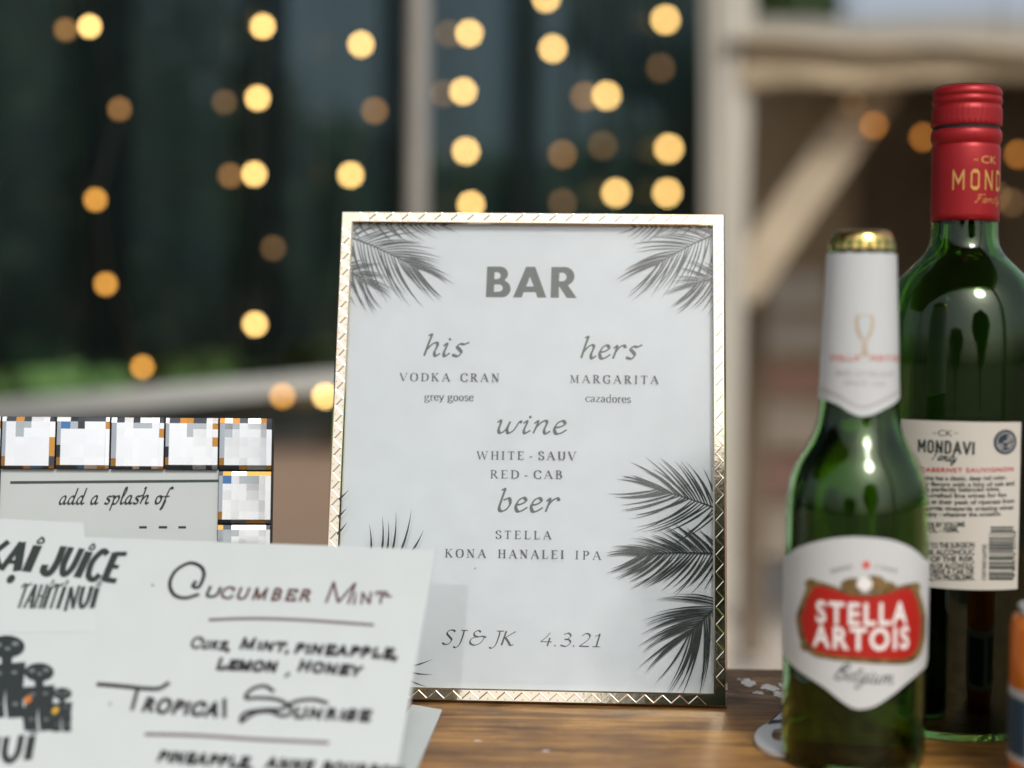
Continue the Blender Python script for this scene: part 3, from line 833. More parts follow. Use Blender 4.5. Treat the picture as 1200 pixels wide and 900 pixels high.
# BAR
mb = MB()
def zb(pts): return [suv(540 + x/7.5, 290 + y/7.5) for x, y in pts]
def arc(cx, cy, rx, ry, a0, a1, n=10): return [(cx + rx*math.cos(R(a0+(a1-a0)*k/n)), cy + ry*math.sin(R(a0+(a1-a0)*k/n))) for k in range(n+1)]
outline_fill(mb, [zb([(232,168)] + arc(345,232,70,64,-90,55) + arc(360,363,78,75,-62,90) + [(220,437)]),
                  zb([(297,218)] + arc(320,248,30,30,-90,90,8) + [(294,278)]), zb([(294,326)] + arc(333,357,36,32,-90,90,8) + [(290,390)])], pn)
outline_fill(mb, [zb([(574,170),(654,170),(752,441),(674,441),(657,393),(552,393),(535,440),(458,440)]), zb([(608,255),(642,343),(575,343)])], pn)
outline_fill(mb, [zb([(796,172)] + arc(915,253,84,81,-90,62,12) + [(942,334),(1020,445),(932,444),(866,345),(862,345),(861,442),(789,442)]),
                  zb([(866,222)] + arc(890,260,40,38,-90,90,8) + [(863,298)])], pn)
mb.build('title_print', M['ink_grey'], paper)

# script words
def lo(font, k=0.62):
    return {c: (a, [(kd, [(x, y if y < .55 else .5 + (y-.5)*k) for x, y in p], w) for kd, p, w in s]) for c, (a, s) in font.items()}
SCR = lo(SCRIPT)
mb = MB()
for txt, l, r, h in (('his', (497,417), (549.5,418), 31), ('hers', (681,419.8), (752.5,421), 31), ('wine', (582.6,507.4), (664,508.6), 30), ('beer', (584.8,599), (654.5,600.2), 32)):
    hh = (Vector(suv(*l)) - Vector(suv(l[0], l[1]-h))).length
    ink(mb, layout(SCR, txt, 0.03), 'nib', suv(*l), suv(*r), hh, pn, tw=0.14, tmin=0.055, phi=R(38), slant=0.22)
mb.build('script_print', M['ink_grey'], paper)
mb = MB()
for txt, l, r, h, tr, sp in (('VODKA CRAN', (468,446.6), (585,447.6), 9.4, .28, .6), ('MARGARITA', (668,448.8), (772,450.2), 9.4, .30, .6),
        ('WHITE - SAUV', (558.5,538.5), (675.5,539.3), 9.6, .26, .05), ('RED - CAB', (574.6,560.6), (658,561.3), 9.6, .26, .05),
        ('STELLA', (581.4,631.4), (646.4,632.2), 9.6, .34, .6), ('KONA HANALEI', (521.5,653.2), (660.6,655), 9.8, .30, .75), ('IPA', (674.2,655.4), (704.6,656.3), 10, .36, .6)):
    hh = (Vector(suv(*l)) - Vector(suv(l[0], l[1]-h))).length
    ink(mb, layout(CAPS, txt, tr, sp), 'serif', suv(*l), suv(*r), hh, pn, tw=0.18, tmin=0.065, bold=1.2, serif=0.07)
for txt, l, r, h in (('grey goose', (498,469.4), (554.4,470.1), 9.3), ('cazadores', (686.6,471), (738.3,472.3), 9.3)):
    hh = (Vector(suv(*l)) - Vector(suv(l[0], l[1]-h))).length
    ink(mb, layout(CAPS, txt, .02, .28), 'serif', suv(*l), suv(*r), hh, pn, tw=0.15, tmin=0.06, bold=1.05, serif=0.06)
mb.build('drink_print', M['ink'], paper)
mb = MB()
for txt, l, r, h in (('SJ & JK', (518,755), (604,756.6), 16.8), ('4.3.21', (633.4,757), (703,758.3), 15.6)):
    hh = (Vector(suv(*l)) - Vector(suv(l[0], l[1]-h))).length
    ink(mb, layout(SCRIPT, txt, .06, .18), 'nib', suv(*l), suv(*r), hh, pn, tw=0.155, tmin=0.055, phi=R(35), slant=0.16)
ink(mb, [('c', [(0, .0), (.3, .5), (.5, 1)], .3)], 'nib', suv(555.6,667.5), suv(557.4,667.5), .0012, pn)
mb.build('date_print', M['ink'], paper)

# palm fronds
def blade(mb, p, q, bend, w, z, n=6):
    p, q = Vector(p), Vector(q); d = q-p; s = Vector((-d.y, d.x))*bend
    pts = [p + d*t + s*(4*t*(1-t)) for t in [k/n for k in range(n+1)]]
    ribbon(mb, pts, lambda dd, t: w*(0.35 + 1.1*t if t < .35 else 0.735*(1-t)/.65 + .03), pn, z)
def frond(mb, pxs, Lpx, n, seed, za=0.0, a0=54, a1=9, lr=(1, 1), droop=0.055, w=0.0014):
    rd = random.Random(seed)
    ctr = catmull([suv(*p) for p in pxs], 12)
    seg = [0]
    for a, b in zip(ctr[:-1], ctr[1:]): seg.append(seg[-1] + (b-a).length)
    unit = 0.001/2.12
    ribbon(mb, ctr, lambda d, t: 0.0011*(1-t*.7), pn, za)
    z = za + 2e-5
    for k in range(n):
        t = (k + .4)/n
        s = t*seg[-1]
        i = max(j for j in range(len(seg)) if seg[j] <= s); i = min(i, len(ctr)-2)
        p = ctr[i].lerp(ctr[i+1], (s-seg[i])/(seg[i+1]-seg[i]))
        d = (ctr[i+1]-ctr[i]).normalized()
        for sd in (0, 1):
            L = Lpx*unit*(0.80 + 0.28*math.sin(math.pi*min(1, t*.9+.12)))*rd.uniform(.82, 1.12)*lr[sd]
            ang = R(a0 + (a1-a0)*t + rd.uniform(-6, 6))*(1 if sd == 0 else -1)
            dd = Vector((d.x*math.cos(ang) - d.y*math.sin(ang), d.x*math.sin(ang) + d.y*math.cos(ang)))
            blade(mb, p, p + dd*L + Vector((0, -.15*L)), droop*rd.uniform(.5, 1.3)*(1 if sd == 0 else -1), w*rd.uniform(.75, 1.2), z)
            z += 1.2e-5
mb = MB()
frond(mb, [(404,276),(434,287),(462,300),(490,315)], 62, 22, 1, 0)
frond(mb, [(404,250),(450,250),(512,258)], 42, 16, 2, 6e-4)
frond(mb, [(398,314),(418,323),(430,333)], 42, 8, 3, 10e-4)
frond(mb, [(845,272),(808,288),(768,311)], 60, 20, 4, 0)
frond(mb, [(850,250),(800,250),(752,260)], 40, 15, 5, 6e-4)
frond(mb, [(850,326),(826,329),(812,334)], 46, 9, 6, 10e-4)
frond(mb, [(846,598),(806,584),(768,573)], 68, 21, 7, 0, w=.0017)
frond(mb, [(848,649),(790,648),(748,651)], 54, 25, 8, 7e-4, w=.0017)
frond(mb, [(846,704),(826,724),(806,744)], 74, 18, 9, 15e-4, a0=62, w=.0017)
for a, b in (((435,665),(435,616)),((446,665),(450,607)),((451,668),(457,612)),((456,668),(466,602)),((462,668),(484,599)),((476,658),(498,623)),
             ((392,592),(411,576)),((392,612),(409,597)),((392,632),(409,614)),((462,784),(509,773)),((462,782),(509,791)),((466,788),(502,805))):
    blade(mb, suv(*a), suv(*b), -0.05, 0.0019, 2e-3 + 1e-5*a[1])
mb = clip_box(mb, -SW/2+RW-0.001, SW/2-RW+0.001, RW-0.001, SH-RW+0.001)
mb.build('palm_print', M['palm'], paper)

# ------------------------------------------------------------------ crystal picture frame on the left
TP = 0.0287
c = at(323, 491, 0.862)
cm = Matrix.Translation((c.x, 0.862, 0)) @ Matrix.Rotation(R(4), 4, 'Z') @ Matrix.Rotation(R(-8), 4, 'X')
topv = (c.z)/math.cos(R(8))
cm = Matrix.Translation(Vector((c.x, 0.862 - topv*math.sin(R(8)), 0.0008))) @ Matrix.Rotation(R(4), 4, 'Z') @ Matrix.Rotation(R(-8), 4, 'X') @ Matrix.Translation((-3*TP, 0, 0))
e = empty('crystal_frame', cm, 'silver crystal tiled picture frame with a card reading add a splash of', 'picture frame')
CG = Plane(cm)
NC, NR = 6, 5
base_v = topv - NR*TP
mb = MB(); mb.box(-3*TP, 3*TP, 0.0045, 0.012, 0, topv-0.0003)
mb.build('frame_backing', M['back'], e)
crys = mat('crystal', (0.82, 0.84, 0.86), 0.13, 1.0)
c_dark_refl = mat('crystal_dark_reflection', (0.05, 0.06, 0.075), 0.08, 0.6)  # facet tints: dark reflections and dispersion fire painted into the colour
c_amber_fire = mat('crystal_amber_fire', (0.52, 0.25, 0.06), 0.1, 0.7)
c_blue_fire = mat('crystal_blue_fire', (0.08, 0.19, 0.40), 0.1, 0.7)
c_grey_refl = mat('crystal_grey_reflection', (0.42, 0.46, 0.48), 0.08, 0.9)
def crystal(seed):
    # step-cut square: one broad table of nearly level facets, a ring of steep narrow ones
    rd = random.Random(seed); mb = MB(); S = TP - 0.0010; h = S/2
    fx = [0, .09, .26, .40, .55, .78, .91, 1]; fx = [0] + [f + rd.uniform(-.02, .02) for f in fx[1:-1]] + [1]
    fz = [0, .07, .22, .45, .62, .78, .90, 1]; fz = [0] + [f + rd.uniform(-.02, .02) for f in fz[1:-1]] + [1]
    mb.box(-h, h, 0.0014, 0.0044, -h, h, 1)
    dk = rd.choice([1, 2, 2, 3])
    for i in range(7):
        for j in range(7):
            x0, x1, z0, z1 = -h + S*fx[i], -h + S*fx[i+1], -h + S*fz[j], -h + S*fz[j+1]
            tx, tz, mi, u = rd.gauss(0, .3), rd.gauss(0, .3), 0, rd.random()
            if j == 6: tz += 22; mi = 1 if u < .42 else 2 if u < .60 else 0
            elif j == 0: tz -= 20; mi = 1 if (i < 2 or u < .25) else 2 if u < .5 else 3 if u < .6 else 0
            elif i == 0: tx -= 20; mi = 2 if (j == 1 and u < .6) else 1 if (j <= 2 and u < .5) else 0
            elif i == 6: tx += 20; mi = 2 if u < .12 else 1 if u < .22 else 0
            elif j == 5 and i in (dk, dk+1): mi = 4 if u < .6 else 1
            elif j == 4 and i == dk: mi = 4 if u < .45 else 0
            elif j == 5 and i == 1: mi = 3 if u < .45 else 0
            dx, dz = math.tan(R(tx))*(x1-x0)/2, math.tan(R(tz))*(z1-z0)/2
            y = 0.0002 if (i in (0, 6) or j in (0, 6)) else -0.0005
            mb.add([(x0, y - dx - dz, z0), (x1, y + dx - dz, z0), (x1, y + dx + dz, z1), (x0, y - dx + dz, z1)], [(0, 1, 2, 3)], mi)
    return mb
k = 0
for i in range(NC):
    for j in range(NR):
        if 0 < i < NC-1 and 0 < j < NR-1: continue
        k += 1
        o = crystal(100+k).build('crystal_tile', [crys, c_dark_refl, c_amber_fire, c_blue_fire, c_grey_refl], e)
        o.location = (-3*TP + (i+.5)*TP, 0, base_v + (j+.5)*TP)
CY = 0.0028
mb = MB(); mb.box(-2*TP, 2*TP, CY, CY+0.0006, base_v+TP-.001, topv-TP+.0004)
cardp = mb.build('insert_card', mat('grey_card', (0.50, 0.545, 0.54), 0.6, var=0.02, vscale=50), e)
cuv = lambda px, py: CG.uv(px, py, CY)
cn = lambda a, b, z: (a, CY - 0.00008 - z, b)
mb = MB()
l, r = (70,591), (202.5,590)
hh = (Vector(cuv(*l)) - Vector(cuv(l[0], l[1]-19))).length
ink(mb, layout(SCRIPT, 'add a splash of', 0.0, .34), 'nib', cuv(*l), cuv(*r), hh, cn, tw=0.16, tmin=0.07, phi=R(40), slant=0.3)
for a, b in ((163,172),(186,196),(209,218)):
    p, q = Vector(cuv(a, 618)), Vector(cuv(b, 618)); ribbon(mb, [p, q], lambda d, t: .0013, cn, 0)
mb.build('card_lettering', M['ink'], cardp)
mb = MB()
q0, q1, q2 = Vector(cuv(12,565.5)), Vector(cuv(259,563.5)), Vector(cuv(259,650))
ribbon(mb, [q0, q1], lambda d, t: .0015, cn, 0); ribbon(mb, [q1 + Vector((0,.00075)), q2], lambda d, t: .0015, cn, 1e-5)
mb.build('card_border', M['ink_grey'], cardp)

# ------------------------------------------------------------------ hand-lettered menu card in front
psi, Lc = R(10), R(40)
X = Vector((math.cos(psi), -math.sin(psi), 0)); U = Vector((math.sin(psi)*math.sin(Lc), math.cos(psi)*math.sin(Lc), math.cos(Lc))); Yv = U.cross(X)
corner = at(511, 644, 0.77)
CH = (corner.z - 0.0008)/U.z; CW = 0.25
org = corner - U*CH - X*(CW/2)
mm = Matrix(((X.x, Yv.x, U.x, org.x), (X.y, Yv.y, U.y, org.y), (X.z, Yv.z, U.z, org.z), (0, 0, 0, 1)))
e = empty('menu_card', mm, 'white hand lettered cocktail menu card leaning in front of the crystal frame', 'menu card')
MG = Plane(mm)
muv = lambda px, py: MG.uv(px, py, 0)
mn = lambda a, b, z: (a, -0.0001 - z, b)
tl = muv(-60, 607)
mb = MB()
v1 = CH
cs = [(-CW/2, 0.0), (CW/2, 0.0), (CW/2, CH), (-CW/2, tl[1] + (tl[0]+CW/2)*0)]
cs = [(-CW/2, 0.0), (CW/2, 0.0), (CW/2, CH), (CW/2-0.1, CH), (-CW/2, CH)]
mb.add([(a, 0, b) for a, b in cs] + [(a, 0.0007, b) for a, b in cs],
       [tuple(range(5)), tuple(reversed(range(5, 10)))] + [(i, 5+i, 5+(i+1) % 5, (i+1) % 5) for i in range(5)])
leaf = mb.build('front_leaf', M['card'], e)
# easel strut behind the card
bt = mm.inverted() @ Vector((org.x - 0.05, org.y + 0.12, 0.0015))
mb = MB(); mb.add([(bt.x-.02,0.0009,CH*.82),(bt.x+.02,0.0009,CH*.82),(bt.x+.025,bt.y,bt.z),(bt.x-.025,bt.y,bt.z),
                   (bt.x-.02,0.0018,CH*.82),(bt.x+.02,0.0018,CH*.82),(bt.x+.025,bt.y+.001,bt.z),(bt.x-.025,bt.y+.001,bt.z)],
                  [(3,2,1,0),(4,5,6,7),(0,1,5,4),(1,2,6,5),(2,3,7,6),(3,0,4,7)])
mb.build('easel_strut', M['card'], e)
def hgt(l, h): return (Vector(muv(*l)) - Vector(muv(l[0], l[1]-h))).length
# pasted paper with the printed logo
pp = [muv(-70, 604), muv(98, 613), muv(112, 741), muv(-70, 741)]
mb = MB(); mb.add([(a, -0.0002, b) for a, b in pp] + [(a, -0.00002, b) for a, b in pp], [(3,2,1,0),(4,5,6,7),(0,1,5,4),(1,2,6,5),(2,3,7,6),(3,0,4,7)])
logo = mb.build('pasted_logo', M['card_white'], leaf)
ln = lambda a, b, z: (a, -0.00032 - z, b)
mb = MB()
TIKI = {
 'K': [('l', [(.1,0),(.14,1)], .26), ('l', [(.55,1),(.2,.5)], .2), ('l', [(.25,.55),(.6,.0)], .26)],
 'A': [('l', [(.0,0),(.3,1)], .2), ('l', [(.3,1),(.5,0)], .27), ('l', [(.12,.3),(.45,.3)], .14)],
 'I': [('l', [(.12,0),(.16,.92)], .3), ('c', [(.1,1.05),(.2,1.2),(.3,1.05),(.15,1.0),(.1,1.08)], .07)],
 'J': [('c', [(.4,1),(.42,.4),(.3,.02),(.05,.08),(.02,.3)], .27)],
 'U': [('c', [(.08,1),(.08,.35),(.25,.05),(.45,.3),(.5,1)], .24)],
 'C': [('c', [(.52,.9),(.3,1),(.08,.6),(.15,.12),(.4,.0),(.55,.2)], .22)],
 'E': [('l', [(.12,0),(.12,1)], .27), ('l', [(.1,.95),(.55,1)], .18), ('l', [(.1,.52),(.45,.52)], .16), ('l', [(.1,.06),(.58,.05)], .2)],
 'T': [('l', [(.25,0),(.28,1)], .2), ('c', [(.0,.85),(.15,1),(.4,.95),(.6,1.05)], .17)],
 'H': [('l', [(.1,0),(.12,1)], .2), ('l', [(.45,0),(.5,1)], .2), ('l', [(.1,.5),(.5,.52)], .14)],
 'N': [('l', [(.1,-.1),(.12,1)], .2), ('l', [(.12,1),(.48,0)], .2), ('l', [(.48,0),(.52,1.05)], .18)],
}
def tiki(mb, text, adv, l, r, h, m=ln, k=1.0):
    st, x, kw_ = [], 0, k*1.0
    for ch, a in zip(text, adv):
        if ch != ' ': st += [(k, [(x+q[0], q[1]) for q in p], w*kw_) for k, p, w in TIKI[ch]]
        x += a
    ink(mb, st, 'nib', muv(*l), muv(*r), hgt(l, h), m)
tiki(mb, 'KAI', [.66, .66, .3], (-20, 667), (38, 671), 32)
tiki(mb, 'JUICE', [.62, .66, .36, .68, .6], (49, 672), (136, 683), 32, k=.85)
tiki(mb, 'TAHITI', [.6, .62, .62, .36, .62, .3], (18, 713), (71, 714), 27, k=.5)
tiki(mb, 'NUI', [.68, .64, .3], (77, 714), (112, 713), 25, k=.7)
disc(mb, muv(13, 679), .0022, .0026, ln, 0)
mb.build('logo_lettering', M['ink'], logo)
# tiki figures printed at the left edge
mb = MB(); mo = MB()
def figure(cx, cy, s):
    hx = lambda dx, dy: muv(cx + dx*s, cy + dy*s)
    poly_fan(mb, [hx(19*math.cos(t), 12*math.sin(t)) for t in [k*2*math.pi/20 for k in range(20)]], mn, 0)
    poly_fan(mb, [hx(-6,10), hx(6,10), hx(5,22), hx(-5,22)], mn, 2e-5)
    poly_fan(mb, [hx(-22,19), hx(20,16), hx(17,44), hx(-17,46)], mn, 4e-5)
    for q in (-11, 9): poly_fan(mb, [hx(q-10,44), hx(q+10,44), hx(q+8,58), hx(q+9,74), hx(q-8,75), hx(q-10,58)], mn, 6e-5)
    for (dx, dy, rx) in ((-9,-2,4), (1,2,3), (9,-3,4), (-8,28,3), (8,27,3), (-10,60,3), (9,60,3)):
        poly_fan(mo, [hx(dx + rx*math.cos(t), dy + rx*.6*math.sin(t)) for t in [k*2*math.pi/10 for k in range(10)]], mn, 1.2e-4)
figure(8, 758, 1.12); figure(46, 788, .92); figure(73, 813, .60)
tiki(mb, 'NUI', [.68, .64, .3], (-24, 898), (40, 890), 30, mn)
mb.build('printed_figures', mat('figure_print', (0.016, 0.024, 0.026), 0.5), leaf)
mo.build('figure_details', mat('figure_pale_print', (0.16, 0.19, 0.19), 0.5), leaf)
mb = MB()
disc(mb, muv(33, 820), .0018, .0022, lambda a, b, z: (a, -0.0003, b)); mb.build('orange_print', mat('orange_print', (0.50, 0.16, 0.03), .5), leaf)
mb = MB()
disc(mb, muv(65, 833), .0016, .0019, lambda a, b, z: (a, -0.0003, b)); mb.build('yellow_print', mat('yellow_print', (0.55, 0.33, 0.03), .5), leaf)
# marker writing
def mk(mb, text, l, r, h, tw=.13, small=None, track=.1, sp=.45, jit=.02, slant=.08):
    ink(mb, layout(CAPS, text, track, sp, small), 'mono', muv(*l), muv(*r), hgt(l, h), mn, tw=tw, slant=slant, jitter=jit)
def px_line(mb, pts, w):
    q = catmull([muv(*p) for p in pts], 8); ribbon(mb, q, lambda d, t: w, mn, 0, cap=True)
mk1, mk2, mk3 = MB(), MB(), MB()
px_line(mk1, [(229,682),(226,687),(233,688),(239,674),(235,664),(222,660),(206,669),(199,684),(204,697),(217,701),(232,697)], .0019)
mk(mk1, 'u', (242,699), (255,700), 16, .2, .7)
mk(mk2, 'cumber', (259,701), (362,705), 18, .16, .7)
mk(mk2, 'M', (382,706), (410,708), 24, .11)
mk(mk2, 'int', (415,708), (452,707), 22, .11, .6, slant=0)
px_line(mk2, [(447,698),(458,699)], .0012)
px_line(mk3, [(246,726.5),(290,725),(340,726),(390,729),(437,732.5)], 0.0016)
mk(mk1, 'Cuke,', (224,759), (268,762), 12, .25, .75, jit=.03)
mk(mk1, 'Mint,', (282,760), (337,764), 12, .29, .78, jit=.03)
mk(mk1, 'pineapple,', (347,765), (464,772), 13, .30, .78, jit=.03)
mk(mk1, 'Lemon', (255,784), (322,787), 12, .34, .85, jit=.03)
mk(mk1, ',', (335,790), (338,790), 14, .2)
mk(mk1, 'Honey', (350,786), (422,792), 12, .34, .85, jit=.03)
px_line(mk1, [(115,802),(140,804),(170,807),(186,807),(197,801)], .0022)
px_line(mk1, [(161,809),(158,820),(155,831)], .0019)
mk(mk1, 'ropica', (168,833), (253,840), 19, .24, .75, jit=.02)
px_line(mk1, [(263,820),(263,840)], .002)
px_line(mk1, [(320,810),(310,804),(295,808),(288,818),(304,818),(325,820),(340,828),(341,836),(330,839),(316,834),(298,836),(283,846),(287,836),(310,832),(330,831),(347,822),(368,820),(383,824)], .0019)
mk(mk1, 'unrise', (346,841), (432,845), 15, .29, .75, jit=.03)
mk3.build('marker_underline', M['marker_grey'], leaf); mk3 = MB()
px_line(mk3, [(171,860.5),(230,862),(300,866.5),(384,870.5)], .0017)
mk(mk1, 'pineapple,', (186,892), (294,901), 14, .30, .8, jit=.03)
mk(mk1, 'anne bourbon', (312,900), (470,912), 14, .30, .8, jit=.03)
for p in ((179,686), (129,825)):
    disc(mk1, muv(*p), .0006, .0006, mn)
mk1.build('black_marker_writing', M['marker'], leaf)
mk2.build('brown_marker_writing', M['marker_brown'], leaf)
mk3.build('marker_underline', M['marker_grey'], leaf)

# white card lying flat on the table under the menu card
mb = MB(); q = [on_z(483, 826, .0012), on_z(518, 832, .0012), on_z(487, 905, .0012), on_z(430, 905, .0012)]
mb = MB(); mb.add([(p.x, p.y, .0014) for p in q] + [(p.x, p.y, .0004) for p in q], [(0,1,2,3),(7,6,5,4),(0,4,5,1),(1,5,6,2),(2,6,7,3),(3,7,4,0)])
o = mb.build('blank_card', M['card']); tag(o, 'blank white card lying on the table below the gold frame, half under the menu', 'card')
# ------------------------------------------------------------------ bottles
def glass(name, col, rough=0.0, ior=1.5):
    return mat(name, col, rough, 0.0, bump=0.10 if rough else 0.0, bscale=55, vstretch=(1, 1, 0.45), Transmission_Weight=1.0, IOR=ior)
M['green_glass'] = glass('green_bottle_glass', (0.235, 0.48, 0.13), 0.015)
M['dark_glass'] = glass('dark_green_glass', (0.24, 0.50, 0.14), 0.01)
M['beer'] = glass('beer', (0.80, 0.68, 0.22), 0.0, 1.34)
M['wine'] = mat('red_wine', (0.004, 0.001, 0.001), 0.5, IOR=1.34, Specular_IOR_Level=0.05)
M['label'] = mat('bottle_label', (0.58, 0.61, 0.62), 0.45, bump=0.04, bscale=600)

class Cyl:
    """frame of a bottle: z up from its base, -y facing the camera, s = arc length round the axis"""
    def __init__(s, base, yaxis, prof_px, R0):
        th = math.atan2(base.x, base.y)
        s.m = Matrix.Translation(base) @ Matrix.Rotation(-th, 4, 'Z'); s.i = s.m.inverted()
        s.R0 = R0
        s.prof = []
        for py, r in prof_px:
            z = max(0.0, at(s.axpx(py, base), py, base.y).z - base.z)
            s.prof.append((z, r*base.y/FPX))
    def axpx(s, py, base):
        # pixel column of the vertical axis through base at image row py
        p = Vector(base); lo = CAM_ROT.transposed() @ (p - CAM_LOC)
        q = CAM_ROT.transposed() @ (p + Vector((0, 0, .2)) - CAM_LOC)
        x0, y0 = 600 + FPX*lo.x/-lo.z, 450 - FPX*lo.y/-lo.z
        x1, y1 = 600 + FPX*q.x/-q.z, 450 - FPX*q.y/-q.z
        return x0 + (py-y0)/(y1-y0)*(x1-x0)
    def rad(s, z):
        P = s.prof
        if z <= P[-1][0] and P[0][0] > P[-1][0]: P = P[::-1]
        P = sorted(s.prof, key=lambda t: t[0])
        if z <= P[0][0]: return P[0][1]
        for a, b in zip(P[:-1], P[1:]):
            if a[0] <= z <= b[0] and b[0] > a[0]: return a[1] + (b[1]-a[1])*(z-a[0])/(b[0]-a[0])
        return P[-1][1]
    def uv(s, px, py, rf=None):
        rf = rf or s.rad
        cx = s.axpx(py, s.m.translation)
        for _ in range(60):
            o = s.i @ CAM_LOC; d = s.i.to_3x3() @ ray(px, py); r = s.R0; ok = True
            for _k in range(6):
                a = d.x*d.x + d.y*d.y; b = 2*(o.x*d.x + o.y*d.y); c = o.x*o.x + o.y*o.y - r*r
                D = b*b - 4*a*c
                if D < 0: ok = False; break
                t = (-b - math.sqrt(D))/(2*a); p = o + d*t; r = rf(p.z)
            if ok: return (math.atan2(p.x, -p.y)*s.R0, p.z)
            px = cx + (px - cx)*0.985
        return (0, 0)
    def nrm(s, front, rf=None):
        rf = rf or s.rad
        def f(a, z, dz):
            r = rf(z) + front + dz; t = a/s.R0
            return (r*math.sin(t), -r*math.cos(t), z)
        return f
def interp(pts):
    pts = sorted(pts)
    def f(x):
        if x <= pts[0][0]: return pts[0][1]
        for a, b in zip(pts[:-1], pts[1:]):
            if x <= b[0]: return a[1] + (b[1]-a[1])*(x-a[0])/max(1e-9, b[0]-a[0])
        return pts[-1][1]
    return f
def smooth_f(pts):
    pts = sorted(pts); return interp([(p.x, p.y) for p in catmull(pts, 8)])
def grid_label(mb, s0, s1, top, bot, nrm, ns=60, nz=10, dz=0.0):
    b = len(mb.v)
    for j in range(nz+1):
        for i in range(ns+1):
            a = s0 + (s1-s0)*i/ns; z0, z1 = bot(a), top(a)
            mb.v.append(nrm(a, z0 + (z1-z0)*j/nz, dz))
    for j in range(nz):
        for i in range(ns):
            k = b + j*(ns+1)+i; mb.f.append((k, k+1, k+ns+2, k+ns+1)); mb.m.append(0)
def bend_fill(mb, pts, nrm, dz=0.0):
    poly_fan(mb, pts, nrm, dz)
def shell(prof, th, zin):
    """closed glass wall: outer profile up, inner profile down; (z, r)"""
    pr = sorted(prof); out = [(z, r) for z, r in pr if r > 1e-5]
    inn = [(max(z, zin), r - th) for z, r in out if z > zin*0.6 and r - th > 0.002]
    return out, inn
def build_glass(name, prof, th, zin, m, parent):
    out, inn = shell(prof, th, zin)
    mb = MB(); ring = out + inn[::-1]
    mb.lathe(ring, 96, True, True)
    o = mb.build(name, m, parent, smooth=True)
    return o, inn

BLOCK = {c: (a, [('l', p, None) for p in st]) for c, (a, st) in {
 'M': (.85, [[(.1,0),(.1,1)], [(.1,1),(.38,.35)], [(.38,.35),(.66,1)], [(.66,1),(.66,0)]]),
 'O': (.68, [[(.1,.12),(.1,.88),(.2,1),(.4,1),(.5,.88),(.5,.12),(.4,0),(.2,0),(.1,.12),(.1,.3)]]),
 'N': (.72, [[(.1,0),(.1,1)], [(.1,1),(.54,0)], [(.54,0),(.54,1)]]),
 'D': (.68, [[(.1,0),(.1,1)], [(.1,1),(.36,1),(.5,.85),(.5,.15),(.36,0),(.1,0)]]),
 'A': (.74, [[(.08,0),(.35,1)], [(.35,1),(.62,0)], [(.2,.28),(.5,.28)]]),
 'V': (.74, [[(.08,1),(.35,0)], [(.35,0),(.62,1)]]),
 'I': (.32, [[(.1,0),(.1,1)]])}.items()}

# --- the beer bottle in front
bb = on_z(998.5, 891, 0); bb.y = 0.760; bb = Vector(((at(998.5, 891, 0.760)).x, 0.760, 0.0006))
beer_px = [(893,60),(892,72),(889,79),(882,82.5),(868,83.5),(780,83.5),(640,83.5),(600,83),(580,81.5),(562,78.5),(547,73.5),(534,66.5),(522,59),(510,53),(498,49),(486,46.8),(472,45.5),(440,44.3),(400,43),(350,41),(310,39.3),(292,38.6),(284,38.2),(281,36)]
BC = Cyl(bb, .76, beer_px, 83.5*.76/FPX)
e = empty('beer_bottle', BC.m, 'green beer bottle with a white label, red panel and white neck foil', 'bottle')
prof = sorted(BC.prof); prof[0] = (0.0, prof[0][1])
gb, inn = build_glass('glass_body', prof, 0.0028, 0.004, M['green_glass'], e)
lv = 0.205
liq = [(z, r - 0.00015) for z, r in inn if z < lv] 
mb = MB(); mb.lathe(liq, 72); mb.build('beer', M['beer'], e, smooth=True)
ztop = max(z for z, r in prof)
rc = 36.5*.76/FPX
mb = MB(); n = 84
ringz = [(-0.0048, 1.07), (-0.002, 1.05), (0.0008, 1.0), (0.0032, .93), (0.0042, .8), (0.0046, .4), (0.0046, .05)]
for (z, k) in ringz:
    for q in range(n):
        a = 2*math.pi*q/n; amp = 0.0003*max(0, (0.0012 - z)/.006)
        r = rc*k + amp*math.cos(21*a); mb.v.append((r*math.cos(a), r*math.sin(a), ztop + z))
for i in range(len(ringz)-1):
    for q in range(n):
        mb.f.append((i*n+q, i*n+(q+1) % n, (i+1)*n+(q+1) % n, (i+1)*n+q)); mb.m.append(0)
mb.f.append(tuple((len(ringz)-1)*n+q for q in range(n))); mb.m.append(0)
mb.build('crown_cap', mat('gold_cap', (0.80, 0.56, 0.20), 0.22, 1.0), e, smooth=True)
# body label
bn = BC.nrm(0.00025); b1 = BC.nrm(0.00040); b2 = BC.nrm(0.00052); b3 = BC.nrm(0.00064)
U2 = lambda pts: [BC.uv(*p) for p in pts]
top = U2([(925,650),(930,645),(937,641),(950,636.5),(975,631),(1004,629),(1040,632),(1062,639),(1076,648),(1083,655)])
bot = U2([(923,772),(930,781),(942,790),(964,804),(984,820),(998,829),(1010,831),(1026,827),(1046,814),(1064,799),(1078,787),(1084,781)])
Rb = BC.R0
top = [(-1.95*Rb, top[0][1]-.012), (-1.5*Rb, top[0][1]-.003)] + top + [(1.5*Rb, top[-1][1]-.003), (1.95*Rb, top[-1][1]-.012)]
bot = [(-1.95*Rb, bot[0][1]+.012), (-1.5*Rb, bot[0][1]+.004)] + bot + [(1.5*Rb, bot[-1][1]+.004), (1.95*Rb, bot[-1][1]+.012)]
mb = MB(); grid_label(mb, -1.95*Rb, 1.95*Rb, smooth_f(top), smooth_f(bot), bn, 110, 16)
lab = mb.build('body_label', M['label'], e, smooth=True)
